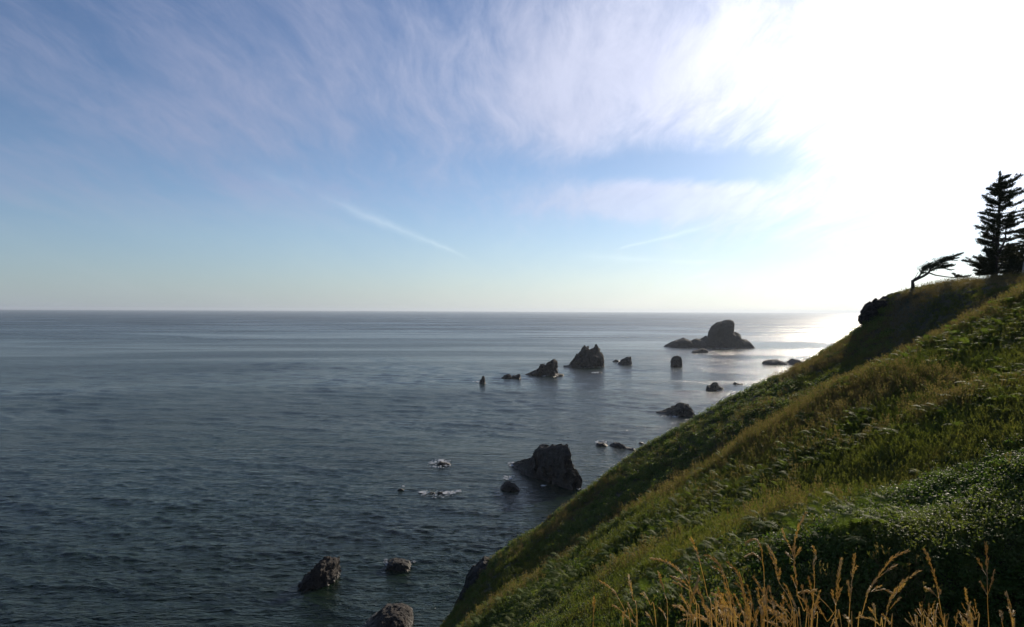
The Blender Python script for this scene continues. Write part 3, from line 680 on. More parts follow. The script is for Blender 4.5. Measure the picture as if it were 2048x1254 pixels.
def leafy(name, n, rad, leaf, mat):
    V = []; Fc = []
    for k in range(n):
        u = Vector((random.gauss(0, 1), random.gauss(0, 1), abs(random.gauss(0, .8)) + .05)).normalized()
        c = u * rad * random.uniform(.55, 1.05); c.z = c.z * .85 - .05
        nrm = (u * .6 + Vector((random.gauss(0, .6), random.gauss(0, .6), random.uniform(.2, 1.2)))).normalized()
        ax = nrm.orthogonal().normalized(); ax.rotate(Matrix.Rotation(random.uniform(0, 6.28), 3, nrm)); bx = nrm.cross(ax)
        L = leaf * random.uniform(.6, 1.25); W = L * .33; b = len(V)
        V += [c - ax * L * .5, c + bx * W - nrm * L * .06, c + ax * L * .55 - nrm * L * .12, c - bx * W - nrm * L * .06, c + nrm * L * .05]
        Fc += [(b, b + 1, b + 4), (b + 1, b + 2, b + 4), (b + 2, b + 3, b + 4), (b + 3, b, b + 4)]
    for k in range(max(3, n // 14)):
        a = random.uniform(0, 6.28); b = len(V); tip = Vector((math.cos(a) * rad * .6, math.sin(a) * rad * .6, rad * random.uniform(.4, .95)))
        V += [Vector((0.02, 0, -.1)), Vector((-.02, 0, -.1)), tip]; Fc.append((b, b + 1, b + 2))
    me = bpy.data.meshes.new(name); me.from_pydata([tuple(v) for v in V], [], Fc); me.update(); me.materials.append(mat); return me
def frond_mesh(name, L, npair, mat):
    V = []; Fc = []
    def rach(u): return Vector((L * u * (1 - .12 * u), 0, L * (.75 * u - .62 * u * u)))
    for i in range(7):
        u = i / 7; p, q = rach(u), rach((i + 1) / 7); b = len(V); w = .008 * (1 - u) + .002
        V += [p + Vector((0, -w, 0)), p + Vector((0, w, 0)), q + Vector((0, w * .8, 0)), q + Vector((0, -w * .8, 0))]; Fc.append((b, b + 1, b + 2, b + 3))
    for i in range(npair):
        u = .16 + .83 * i / npair; p = rach(u); t = (rach(min(u + .02, 1)) - p).normalized()
        ln = L * .30 * math.sin(math.pi * (0.18 + .80 * (1 - u))) ** .9 + .02; w = L * .5 / npair * 1.05
        for s in (-1, 1):
            d = (Vector((0, s, 0)) + t * .45 + Vector((0, 0, -.18 + random.gauss(0, .10)))).normalized(); l2 = ln * random.uniform(.85, 1.1); b = len(V)
            V += [p - t * w * .5, p + d * l2 * .5 - t * w * .6, p + d * l2, p + d * l2 * .5 + t * w * .5, p + t * w * .5]
            Fc += [(b, b + 1, b + 3, b + 4), (b + 1, b + 2, b + 3)]
    me = bpy.data.meshes.new(name); me.from_pydata([tuple(v) for v in V], [], Fc); me.update(); me.materials.append(mat); return me

def scatter(name, label, cat, pts, rot, scl, idx, meshes):
    """one ground-cover object: its points carry rotated, scaled copies of the variant meshes"""
    col = bpy.data.collections.new(name + '_kinds')
    for i, me in enumerate(meshes):
        o = bpy.data.objects.new('%s_%02d' % (name, i), me); col.objects.link(o)
    me = bpy.data.meshes.new(name); me.vertices.add(len(pts)); me.vertices.foreach_set('co', pts.astype(np.float32).ravel())
    a = me.attributes.new('rot', 'FLOAT_VECTOR', 'POINT'); a.data.foreach_set('vector', rot.astype(np.float32).ravel())
    a = me.attributes.new('scl', 'FLOAT', 'POINT'); a.data.foreach_set('value', scl.astype(np.float32))
    a = me.attributes.new('idx', 'INT', 'POINT'); a.data.foreach_set('value', idx.astype(np.int32))
    me.update()
    o = bpy.data.objects.new(name, me); C.objects.link(o); tag(o, label, cat, kind='stuff')
    ng = bpy.data.node_groups.new(name, 'GeometryNodeTree')
    ng.interface.new_socket('Geometry', in_out='INPUT', socket_type='NodeSocketGeometry'); ng.interface.new_socket('Geometry', in_out='OUTPUT', socket_type='NodeSocketGeometry')
    n = ng.nodes; l = ng.links
    gi = n.new('NodeGroupInput'); go = n.new('NodeGroupOutput'); ip = n.new('GeometryNodeInstanceOnPoints'); ci = n.new('GeometryNodeCollectionInfo')
    ci.inputs['Collection'].default_value = col; ci.inputs['Separate Children'].default_value = True; ci.inputs['Reset Children'].default_value = True
    def attr(nm, ty):
        q = n.new('GeometryNodeInputNamedAttribute'); q.data_type = ty; q.inputs[0].default_value = nm; return q.outputs[0]
    l.new(gi.outputs[0], ip.inputs['Points']); l.new(ci.outputs[0], ip.inputs['Instance']); ip.inputs['Pick Instance'].default_value = True
    l.new(attr('idx', 'INT'), ip.inputs['Instance Index']); l.new(attr('rot', 'FLOAT_VECTOR'), ip.inputs['Rotation']); l.new(attr('scl', 'FLOAT'), ip.inputs['Scale'])
    l.new(ip.outputs[0], go.inputs[0])
    md = o.modifiers.new('scatter', 'NODES'); md.node_group = ng
    return o

def sample(n, y0, y1, tan0=-0.32, tan1=1.6, power=1.0):
    """points on the hillside between depths y0 and y1, in the wedge of ground that faces the viewpoint"""
    y = y0 + (y1 - y0) * rng.random(n) ** power; x = y * (tan0 + (tan1 - tan0) * rng.random(n))
    z = ground(x, y); zx = (ground(x + .5, y) - ground(x - .5, y)); zy = (ground(x, y + .5) - ground(x, y - .5))
    return x, y, z, np.hypot(zx, zy)
def n2d(x, y, s, seed): return fbm(np.stack([x * s, y * s, np.zeros_like(x)], 1), 3, seed)
def crest_px(x, y): return 1024 + x / y * F
def below_crest(x, y, z):                     # vertical metres under the near crest line, as seen along y
    cx = np.array([P(px, py, 40).x for px, py in CREST_B][::-1]); return (40 - y)
def rots(n, tilt=0.18):
    return np.stack([rng.normal(0, tilt, n), rng.normal(0.06, tilt, n), rng.random(n) * 6.283], 1)

g_small = [tuft('g', 30, .24, .20, .009, M_GRASS) for _ in range(3)] + [tuft('g', 22, .30, .2, .009, M_GRASS, 2) for _ in range(2)] + [tuft('g', 18, .34, .22, .009, M_STRAW, 5) for _ in range(2)]
g_far = [tuft('gf', 26, .40, .42, .020, M_GRASS) for _ in range(3)] + [tuft('gf', 14, .45, .4, .016, M_STRAW, 4) for _ in range(2)]
s_near = [leafy('s', 90, .34, .085, M_SHRUB) for _ in range(2)] + [leafy('s', 60, .30, .12, M_SHRUB), leafy('s', 110, .42, .07, M_SHRUB2), leafy('s', 70, .30, .09, M_SHRUB2)]
s_far = [leafy('sf', 60, .55, .16, M_SHRUB), leafy('sf', 70, .50, .13, M_SHRUB2), leafy('sf', 60, .65, .18, M_SHRUB2)]
FR = [frond_mesh('frond', L, 15, M_FERN) for L in (.62, .70, .78, .66)]

def fern_clump(name):                          # joined fronds, for ferns too far off to pick apart
    bm = bmesh.new()
    for k in range(6):
        tmp = FR[k % 4].copy(); tmp.transform(Matrix.Rotation(k * 1.05 + random.uniform(-.3, .3), 4, 'Z') @ Matrix.Rotation(-random.uniform(-.1, .5), 4, 'Y')); bm.from_mesh(tmp)
    me = bpy.data.meshes.new(name); bm.to_mesh(me); bm.free(); me.materials.append(M_FERN); return me
f_cl = [fern_clump('fc') for _ in range(4)]

def plant_slopes():
    # near spur: 11 < y < 47
    x, y, z, s = sample(86000, 12.5, 47, power=.85)
    shrub = n2d(x, y, .16, 3) + np.clip((621 + (60 - z) / y * F - 960) / 260, -.5, .5) * .8
    ok = (s < 1.6) & (z > 22) & (shrub + rng.normal(0, .25, len(x)) < .42)
    straw = n2d(x, y, .22, 8) + np.clip((y - 33) / 8, -.6, .8)
    idx = np.where(straw + rng.normal(0, .35, len(x)) > .42, rng.integers(3, 7, len(x)), rng.integers(0, 4, len(x)))
    p = np.stack([x, y, z - .03], 1)[ok]
    scatter('slope_grass', 'tangled green and straw coloured grass covering the near slope', 'grass', p, rots(len(p), .22), rng.uniform(.7, 1.35, len(p)), idx[ok], g_small)
    x, y, z, s = sample(52000, 12.5, 47, power=.9)
    shrub = n2d(x, y, .16, 3) + np.clip((621 + (60 - z) / y * F - 930) / 260, -.5, .5) * .8
    ok = (s < 1.9) & (z > 22) & (shrub + rng.normal(0, .30, len(x)) > .16)
    p = np.stack([x, y, z + .02], 1)[ok]
    scatter('low_shrubs', 'low glossy leaved shrubs matted over the lower near slope', 'shrubs', p, rots(len(p), .3), rng.uniform(.4, 1.15, len(p)) ** 1.2, np.where(n2d(p[:, 0], p[:, 1], .3, 44) + rng.normal(0, .3, len(p)) > 0.05, rng.integers(0, 3, len(p)), rng.integers(3, 5, len(p))), s_near)
    x, y, z, s = sample(12500, 15, 47, power=.9)
    ok = (z > 25) & (n2d(x, y, .20, 15) + np.clip((y - 28) / 10, -.8, .15) + rng.normal(0, .3, len(x)) > .10)
    p = np.stack([x, y, z + .05], 1)[ok]
    scatter('fern_cover', 'smaller bracken ferns scattered thickly through the slope grass', 'ferns', p, rots(len(p), .2), rng.uniform(.5, .95, len(p)), rng.integers(0, 4, len(p)), f_cl)
    # far spur and headland: 47 < y < 104
    x, y, z, s = sample(56000, 47, 104, -.18, 1.25, .9)
    mixn = n2d(x, y, .11, 21); head = (x > .53 * y)
    ok = (z > 16) & (s < 2.2) & ((mixn + rng.normal(0, .3, len(x)) < .25) | head)
    p = np.stack([x, y, z - .03], 1)[ok]; idx = np.where(n2d(x, y, .15, 28)[ok] + rng.normal(0, .3, len(p)) > .35, rng.integers(3, 5, len(p)), rng.integers(0, 3, len(p)))
    scatter('far_grass', 'rough grass on the far spur and the headland', 'grass', p, rots(len(p), .2), rng.uniform(.7, 1.3, len(p)) * np.where(head[ok], .62, .85), idx, g_far)
    x, y, z, s = sample(21000, 47, 96, -.18, .9, .9)
    ok = (z > 16) & (s < 2.2) & (n2d(x, y, .11, 21) + rng.normal(0, .25, len(x)) > .10) & (x < .56 * y)
    p = np.stack([x, y, z + .03], 1)[ok]
    scatter('far_shrubs', 'dark low shrubs matted over the far spur', 'shrubs', p, rots(len(p), .3), rng.uniform(.55, 1.15, len(p)), rng.integers(0, 3, len(p)), s_far)
    # knoll underfoot, below the frame
    n = 7000; x = rng.uniform(-7, 20, n); y = rng.uniform(-1.5, 13.0, n); z = ground(x, y)
    p = np.stack([x, y, z - .02], 1)
    scatter('knoll_grass', 'short grass on the knoll at the foot of the dry stalks', 'grass', p, rots(n, .2), rng.uniform(.35, .7, n), rng.integers(0, 5, n), g_small)
plant_slopes()

def plant_ferns():
    """the ferns that show largest, each with its own fronds"""
    root = None; placed = []; tries = 0
    while len(placed) < 240 and tries < 9000:
        tries += 1
        y = random.uniform(17, 43); px = random.uniform(1080, 2080); x = (px - 1024) / F * y; z = float(ground(x, y))
        py = 621 + (60 - z) / y * F
        if py > 1150 or py < 560: continue
        if fbm(np.array([[x * .2, y * .2, 0]]), 3, 15)[0] + min(.2, max(-.7, (y - 27) / 11)) + random.gauss(0, .25) < 0.12: continue
        if any((x - a) ** 2 + (y - b) ** 2 < .8 for a, b in placed): continue
        placed.append((x, y))
        r = empty('bracken_fern', (x, y, z + .08)); sc = random.uniform(.75, 1.25); r.scale = (sc,) * 3; r.rotation_euler = (random.gauss(0, .1), random.gauss(-.1, .1), random.uniform(0, 6.28))
        if y > 34: tag(r, 'bracken fern in the pale grass along the crest of the near spur', 'fern', 'ferns along the near crest')
        elif y < 24: tag(r, 'bracken fern rising among the glossy low shrubs', 'fern', 'ferns among the low shrubs')
        else: tag(r, 'bracken fern in the brownish grass between the crest and the shrubs', 'fern', 'ferns on the middle of the near slope')
        for k in range(6):
            o = bpy.data.objects.new('frond', random.choice(FR)); C.objects.link(o); o.parent = r
            o.rotation_euler = (random.gauss(0, .2), -random.uniform(-.1, .65), k * 1.047 + random.uniform(-.3, .3)); s = random.uniform(.75, 1.15); o.scale = (s, s, s)
plant_ferns()

# ------------------------------------------------------------------ trees on the headland
def tube(V, Fc, pts, radii, sides=6):
    pts = [Vector(p) for p in pts]; b = len(V); ref = Vector((.3, .9, .2))
    for i, p in enumerate(pts):
        d = (pts[min(i + 1, len(pts) - 1)] - pts[max(i - 1, 0)]).normalized(); u = d.cross(ref).normalized(); w = d.cross(u)
        for k in range(sides):
            a = 2 * math.pi * k / sides; V.append(p + (u * math.cos(a) + w * math.sin(a)) * radii[i])
    for i in range(len(pts) - 1):
        for k in range(sides):
            a = b + i * sides + k; c = b + i * sides + (k + 1) % sides; Fc.append((a, c, c + sides, a + sides))
    Fc.append(tuple(b + k for k in range(sides))[::-1]); Fc.append(tuple(b + (len(pts) - 1) * sides + k for k in range(sides)))
def along(pts, u):
    pts = [Vector(p) for p in pts]; n = len(pts) - 1; i = min(int(u * n), n - 1); f = u * n - i
    return pts[i].lerp(pts[i + 1], f), (pts[i + 1] - pts[i]).normalized()
def spray(V, Fc, pts, n, width, L, u0=0.15, lift=0.2, flat=0.6, w=.05, wind=None):
    n = int(n * 1.9); L *= .85; w *= .62
    """needle twigs along a bough: a flattened, uneven plume"""
    for k in range(n):
        u = u0 + (1 - u0) * random.random() ** .85; p, d = along(pts, u)
        prof_ = width * (math.sin(math.pi * min(1, .12 + u * .86)) ** .7) * random.uniform(.2, 1.0)
        off = Vector((random.gauss(0, .6), random.gauss(0, .7), random.gauss(0, .6) * flat + lift * .5)) * prof_
        dd = (d * .9 + Vector((random.gauss(0, .45), random.gauss(0, .45), random.gauss(lift, .35)))).normalized()
        if wind is not None: dd = (dd + wind).normalized()
        q = p + off; ln = L * random.uniform(.5, 1.2); sd = dd.cross(Vector((random.gauss(0, 1), random.gauss(0, 1), random.gauss(0, 1)))).normalized() * w * random.uniform(.6, 1.3)
        b = len(V); V += [q - dd * ln * .4, q + sd, q + dd * ln * .6, q - sd]; Fc.append((b, b + 1, b + 2, b + 3))
def tree_from(name, label, base, TV, TF, CV, CF, bark=None, cat='tree'):
    r = empty(name, base); B = Vector(base)
    mesh_obj('trunk', [v - B for v in TV], TF, bark or M_BARK, r)
    if CV: mesh_obj('crown', [v - B for v in CV], CF, M_NEEDLE, r, smooth=False)
    return tag(r, label, cat)

def wind_tree():
    D = 85.0; z = lambda a, b: P(1780 + a / 10.45, 480 + b / 10.45, D)
    def Q(l, dy=0.0): return [z(a, b) + Vector((0, dy * i / max(1, len(l) - 1), 0)) for i, (a, b) in enumerate(l)]
    TV, TF, CV, CF = [], [], [], []
    base = z(478, 985); gz = float(ground(base.x, base.y)); base.z = min(base.z, gz) - .1
    tube(TV, TF, [base] + Q([(478,930),(472,860),(530,832),(600,800),(700,755),(800,692),(860,590),(1000,480),(1180,385),(1380,320),(1530,268)]), [.24,.21,.20,.18,.16,.15,.14,.11,.09,.07,.045,.015])
    tube(TV, TF, Q([(500,825),(570,795),(650,730),(690,650),(740,580),(850,500),(1000,440)], .5), [.13,.12,.10,.08,.07,.05,.02])
    tube(TV, TF, Q([(700,755),(760,705),(800,640),(830,560)], -.4), [.09,.08,.06,.03])
    low = Q([(830,692),(950,735),(1180,770),(1400,790),(1500,815),(1560,800)]); tube(TV, TF, low, [.09,.075,.065,.05,.03,.015])
    tube(TV, TF, Q([(520,800),(545,740),(560,710),(582,672)], -.2), [.045,.03,.02,.01])
    wd = Vector((.9, .05, .35))
    for l, n, wdt, dy in (
        ([(655,705),(690,640),(740,575),(830,520),(950,460)], 300, .62, .6), ([(700,650),(800,560),(950,490),(1100,410),(1195,355)], 560, .75, 0),
        ([(820,600),(950,520),(1080,430),(1180,360)], 430, .62, -.6), ([(1100,420),(1250,370),(1400,320),(1545,265)], 380, .36, .2),
        ([(1000,480),(1150,430),(1280,395),(1380,380)], 230, .25, -.5), ([(1150,440),(1300,420),(1450,425)], 50, .16, .3),
        ([(860,640),(960,590),(1080,550),(1200,530),(1260,520)], 420, .5, -.3), ([(950,560),(1080,500),(1180,485),(1240,475)], 160, .24, .4),
        ([(1000,600),(1150,570),(1290,545),(1425,510)], 230, .26, .6), ([(1100,590),(1200,605),(1280,622),(1360,618)], 70, .2, .2),
        ([(1310,690),(1360,720),(1430,755)], 60, .22, .3), ([(1360,770),(1450,765),(1550,775),(1670,735)], 190, .38, -.2), ([(1400,720),(1450,740),(1520,790)], 70, .25, 0),
        ([(640,715),(700,680),(780,680)], 60, .2, .2)):
        pts = Q(l, dy); spray(CV, CF, pts, n, wdt, .40, .0, .12, .55, .05, wd); tube(TV, TF, pts, [.035] * (len(pts) - 1) + [.01], 4)
    tree_from('windswept_tree', 'bent windswept tree with streaming crown alone on the headland edge', base, TV, TF, CV, CF)
wind_tree()

def bough(TV, TF, CV, CF, a, b, n, wdt, sag=.08, L=.42, r0=.07):
    a, b = Vector(a), Vector(b); m = a.lerp(b, .55) - Vector((0, 0, (b - a).length * sag)); pts = [a, a.lerp(m, .6), m, m.lerp(b, .55), b]
    tube(TV, TF, pts, [r0, r0 * .8, r0 * .6, r0 * .4, .01], 4)
    spray(CV, CF, pts, n, wdt, L, .18, .22, .5, .055)
    for k in range(3):                       # side twigs off the bough
        p, d = along(pts, random.uniform(.35, .85)); e = p + (d + Vector((random.gauss(0, .6), random.gauss(0, .9), random.uniform(0, .4)))).normalized() * (b - a).length * random.uniform(.22, .4)
        spray(CV, CF, [p, p.lerp(e, .5), e], n // 5, wdt * .6, L * .85, 0, .2, .5, .05)

def big_spruce():
    D = 86.5; TV, TF, CV, CF = [], [], [], []
    T = lambda px, py: P(px, py, D)
    base = T(1988, 566); base.z = float(ground(base.x, base.y)) - .3
    trunk = [base, T(1988, 552), T(1990, 530), T(1993, 505), T(1996, 470), T(1998, 430), T(2000, 390), T(2001, 362), T(2001, 346)]
    tube(TV, TF, trunk, [.46, .40, .34, .25, .21, .17, .11, .06, .015], 8)
    for l in ([(1986, 545), (1985, 515), (1984, 490), (1985, 462), (1988, 440)], [(1992, 520), (2000, 500), (2004, 480), (2012, 460), (2026, 430), (2036, 412)], [(1985, 520), (1981, 500), (1976, 490)]):
        pts = [T(*q) + Vector((0, random.gauss(0, .3), 0)) for q in l]; tube(TV, TF, pts, list(np.linspace(.16, .03, len(pts))), 6)
    def tk(py):
        ys = [566, 552, 530, 505, 470, 430, 390, 362, 346]; xs = [1988, 1988, 1990, 1993, 1996, 1998, 2000, 2001, 2001]
        return T(float(np.interp(-py, [-v for v in ys], xs)), py)
    left = [(1991,360,5),(1992,370,6),(1984,374,8),(1987,384,8),(1968,390,16),(1972,400,10),(1987,400,8),(1979,421,12),(1975,431,14),(1980,440,10),(1965,441,12),(1958,450,14),(1966,456,10),(1962,464,10),(1961,477,10),(1972,470,6),(1963,492,9),(1970,486,6),(1974,500,6)]
    right = [(2011,353,6),(2036,353,16),(2024,360,12),(2030,368,10),(2045,377,8),(2050,382,14),(2024,388,8),(2020,396,6),(2052,402,10),(2056,412,16),(2052,426,8),(2040,436,8),(2058,440,8),(2039,447,6),(2048,457,8),(2030,462,6),(2056,470,6),(2052,484,6),(2030,478,4)]
    spray(CV, CF, [tk(372), tk(358), T(2000, 343)], 190, .34, .38, 0, .5, .8, .05)
    spray(CV, CF, trunk[3:8], 500, .7, .42, 0, .2, .9, .055)
    for px, py, dn in left + right:
        e = T(px, py) + Vector((0, random.gauss(0, .9), 0)); bough(TV, TF, CV, CF, tk(py + dn), e, 165, .55 if px < 2000 else .48)
    for k in range(64):                      # boughs towards and away from the viewer
        py = random.uniform(362, 498); a = tk(py + random.uniform(2, 9)); r = (py - 340) / 160 * 2.6 + .5
        th = random.uniform(.25, 2.9) * random.choice((-1, 1)); e = a + Vector((math.cos(th) * r * .75, math.sin(th) * r, random.uniform(0, .6)))
        bough(TV, TF, CV, CF, a, e, 95, .5)
    for px, py, dn in [(1945,516,14),(1944,530,6),(1951,538,2),(1958,545,-4),(1968,511,14),(1975,500,18),(1966,522,12),(1956,524,10),(1973,535,6),(1968,548,-4),(2020,510,14),(2030,520,10),(2016,530,8),(2030,540,4),(2010,500,14),(2040,500,16)]:
        for s in (-1, 1): bough(TV, TF, CV, CF, tk(min(552, py + dn)), T(px + random.uniform(-2, 3), py + random.uniform(-3, 3)) + Vector((0, s * random.uniform(.2, 1.8), 0)), 230, .62)
    tree_from('spruce_tree', 'tall ragged spruce with open upper boughs and several stems on the headland', base, TV, TF, CV, CF)
big_spruce()

def dense_spruce(px, py, top, D, halfw, label, nb=90, seed=1):
    random.seed(seed); TV, TF, CV, CF = [], [], [], []
    base = P(px, py, D); base.z = float(ground(base.x, base.y)) - .3; t = P(px, top, D); H = t.z - base.z
    tube(TV, TF, [base, base.lerp(t, .4), base.lerp(t, .8), t], [.38, .26, .12, .02], 8)
    for k in range(nb):
        u = random.uniform(.02, .97); a = base.lerp(t, u); r = halfw * (1 - u) ** .75 * random.uniform(.6, 1.1) + .3; th = random.uniform(0, 6.283)
        bough(TV, TF, CV, CF, a, a + Vector((math.cos(th) * r, math.sin(th) * r, random.uniform(-.1, .5))), 130, .55)
    tree_from('spruce_tree', label, base, TV, TF, CV, CF)
dense_spruce(2066, 572, 398, 91.0, 3.2, 'dense dark spruce behind the pale snag beside the tall ragged spruce', 110, 5)
dense_spruce(2022, 570, 492, 92.0, 2.6, 'short thick spruce filling the gap behind the tall ragged spruce', 80, 6)
dense_spruce(2160, 560, 430, 93.0, 3.4, 'bushy spruce farther inland on the headland', 70, 8)

def snag():
    D = 83.5; TV, TF = [], []; T = lambda a, b: P(1900 + a / 7.84, 460 + b / 7.84, D)
    base = T(1065, 880); base.z = float(ground(base.x, base.y)) - .3
    tube(TV, TF, [base, T(1075, 820), T(1105, 745), T(1140, 690), T(1152, 600), T(1158, 520), T(1190, 440)], [.20, .19, .16, .13, .10, .08, .03], 7)
    tube(TV, TF, [T(1070, 850), T(1030, 815), T(990, 795), T(962, 765)], [.10, .08, .05, .02], 6)
    tube(TV, TF, [T(1110, 740), T(1085, 735), T(1070, 720)], [.06, .04, .02], 5)
    r = empty('dead_snag', base); mesh_obj('trunk', [v - base for v in TV], TF, M_SNAG, r); tag(r, 'pale bare dead tree trunk leaning at the foot of the dark spruces', 'dead tree')
snag()

def headland_bush(px, py, D, w, label, seed, dry=False):
    random.seed(seed); p = P(px, py, D); p.z = float(ground(p.x, p.y)); r = empty('shrub', p)
    me = leafy('foliage', int(260 * w), w, .13, M_SHRUB); me.transform(Matrix.Diagonal((1.25, 1, .8, 1)))
    o = bpy.data.objects.new('foliage', me); C.objects.link(o); o.parent = r
    V, Fc = [], []
    for k in range(5):
        a = k * 1.26; tube(V, Fc, [(0, 0, -.2), (math.cos(a) * w * .3, math.sin(a) * w * .3, w * .35), (math.cos(a) * w * .7, math.sin(a) * w * .7, w * .6)], [.03, .02, .008], 4)
    mesh_obj('stem', V, Fc, M_BARK, r); tag(r, label, 'shrub')
headland_bush(1866, 562, 86, .38, 'tiny dark shrub on the bare headland rim under the windswept branch', 1)
headland_bush(1918, 558, 87, 1.0, 'low rounded shrub where the windswept branch meets the headland', 2)
headland_bush(1936, 556, 87.5, 1.0, 'bright green shrub between the low branch and the tall spruce', 3)
headland_bush(1958, 556, 87, 1.2, 'green shrub against the left side of the tall spruce trunk', 4)
headland_bush(1972, 562, 85.5, .8, 'small shrub right at the base of the tall spruce trunk', 5)
headland_bush(2008, 566, 85.5, 1.1, 'shrub between the tall spruce trunk and the pale snag', 6)
random.seed(99)

# ------------------------------------------------------------------ dry grass stalks on the knoll
def smooth_line(pts, n):
    pts = [Vector(p) for p in pts]; out = []
    for i in range(len(pts) - 1):
        p0, p1, p2, p3 = pts[max(i - 1, 0)], pts[i], pts[i + 1], pts[min(i + 2, len(pts) - 1)]
        for k in range(n):
            t = k / n; out.append(.5 * ((2 * p1) + (p2 - p0) * t + (2 * p0 - 5 * p1 + 4 * p2 - p3) * t * t + (3 * p1 - p0 - 3 * p2 + p3) * t ** 3))
    return out + [pts[-1]]
def spikelets(V, Fc, line, n, w, L):
    for k in range(n):
        u = random.random(); p, d = along(line, u); d = -d
        o = Vector((random.gauss(0, 1), random.gauss(0, 1), random.gauss(0, 1))); o = (o - d * o.dot(d)).normalized()
        ww = w * (.35 + .65 * math.sin(math.pi * min(1, .1 + .9 * u)))
        q = p + o * ww * random.uniform(.1, .9); dd = (d + o * random.uniform(.1, .5)).normalized(); ln = L * random.uniform(.6, 1.2)
        s = dd.cross(o).normalized() * ln * .13; s2 = dd.cross(s).normalized() * ln * .09; b = len(V)
        V += [q - dd * ln * .3, q + s, q + s2, q - s, q - s2, q + dd * ln * .75]
        for a, c in ((1, 2), (2, 3), (3, 4), (4, 1)): Fc += [(b, b + a, b + c), (b + 5, b + c, b + a)]
def stalk(pts, D, head, label, group, branches=(), fine=False):
    """pts: pixels from tip to where the stalk leaves the picture; head: share of it that carries seed"""
    q = [P(px, py, D + random.gauss(0, .03)) for px, py in pts]; last = q[-1]; dv = (q[-1] - q[-2]); dv = dv / max(1e-4, -dv.z) if dv.z < -1e-3 else Vector((0, 0, -1))
    gz = float(ground(last.x + dv.x * .15, last.y)); ft = Vector((last.x + dv.x * min(.2, (last.z - gz) * .3), last.y + .02, gz - .03))
    line = smooth_line(q + [ft], 6); B = ft.copy()
    r = empty('dry_grass_stalk', ft); V, Fc = [], []
    n = len(line); sc = .6 if fine else 1
    tube(V, Fc, [p - B for p in line], [(.0006 + .0010 * (i / n)) * sc for i in range(n)], 5)
    hl = line[:max(4, int(head * 6 * (len(q) - 1)))]; SV, SF = [], []
    hlen = sum((hl[i + 1] - hl[i]).length for i in range(len(hl) - 1))
    spikelets(SV, SF, [p - B for p in hl], int(hlen * (460 if not fine else 240)) + 10, .0060 * sc, .0135 * sc)
    heads = [(SV, SF)]
    for br in branches:
        SV, SF = [], []; heads.append((SV, SF))
        bl = smooth_line([P(px, py, D + random.gauss(0, .03)) for px, py in br], 5); tube(V, Fc, [p - B for p in bl], [.0009] * len(bl), 4)
        bl2 = bl[:max(3, int(len(bl) * .8))]; bn = sum((bl2[i + 1] - bl2[i]).length for i in range(len(bl2) - 1)); spikelets(SV, SF, [p - B for p in bl2], int(bn * 420) + 6, .0045 * sc, .0125 * sc)
    mesh_obj('stem', V, Fc, M_DRY, r); 
    for SV, SF in heads: mesh_obj('seed_head', SV, SF, M_DRY, r, smooth=False)
    tag(r, label, 'grass stalk', group)
GRP = 'dry grass stalks on the knoll'
LEFT = 'dry tan grass stalk bowing to the left'; UPR = 'dry tan grass stalk standing nearly upright'
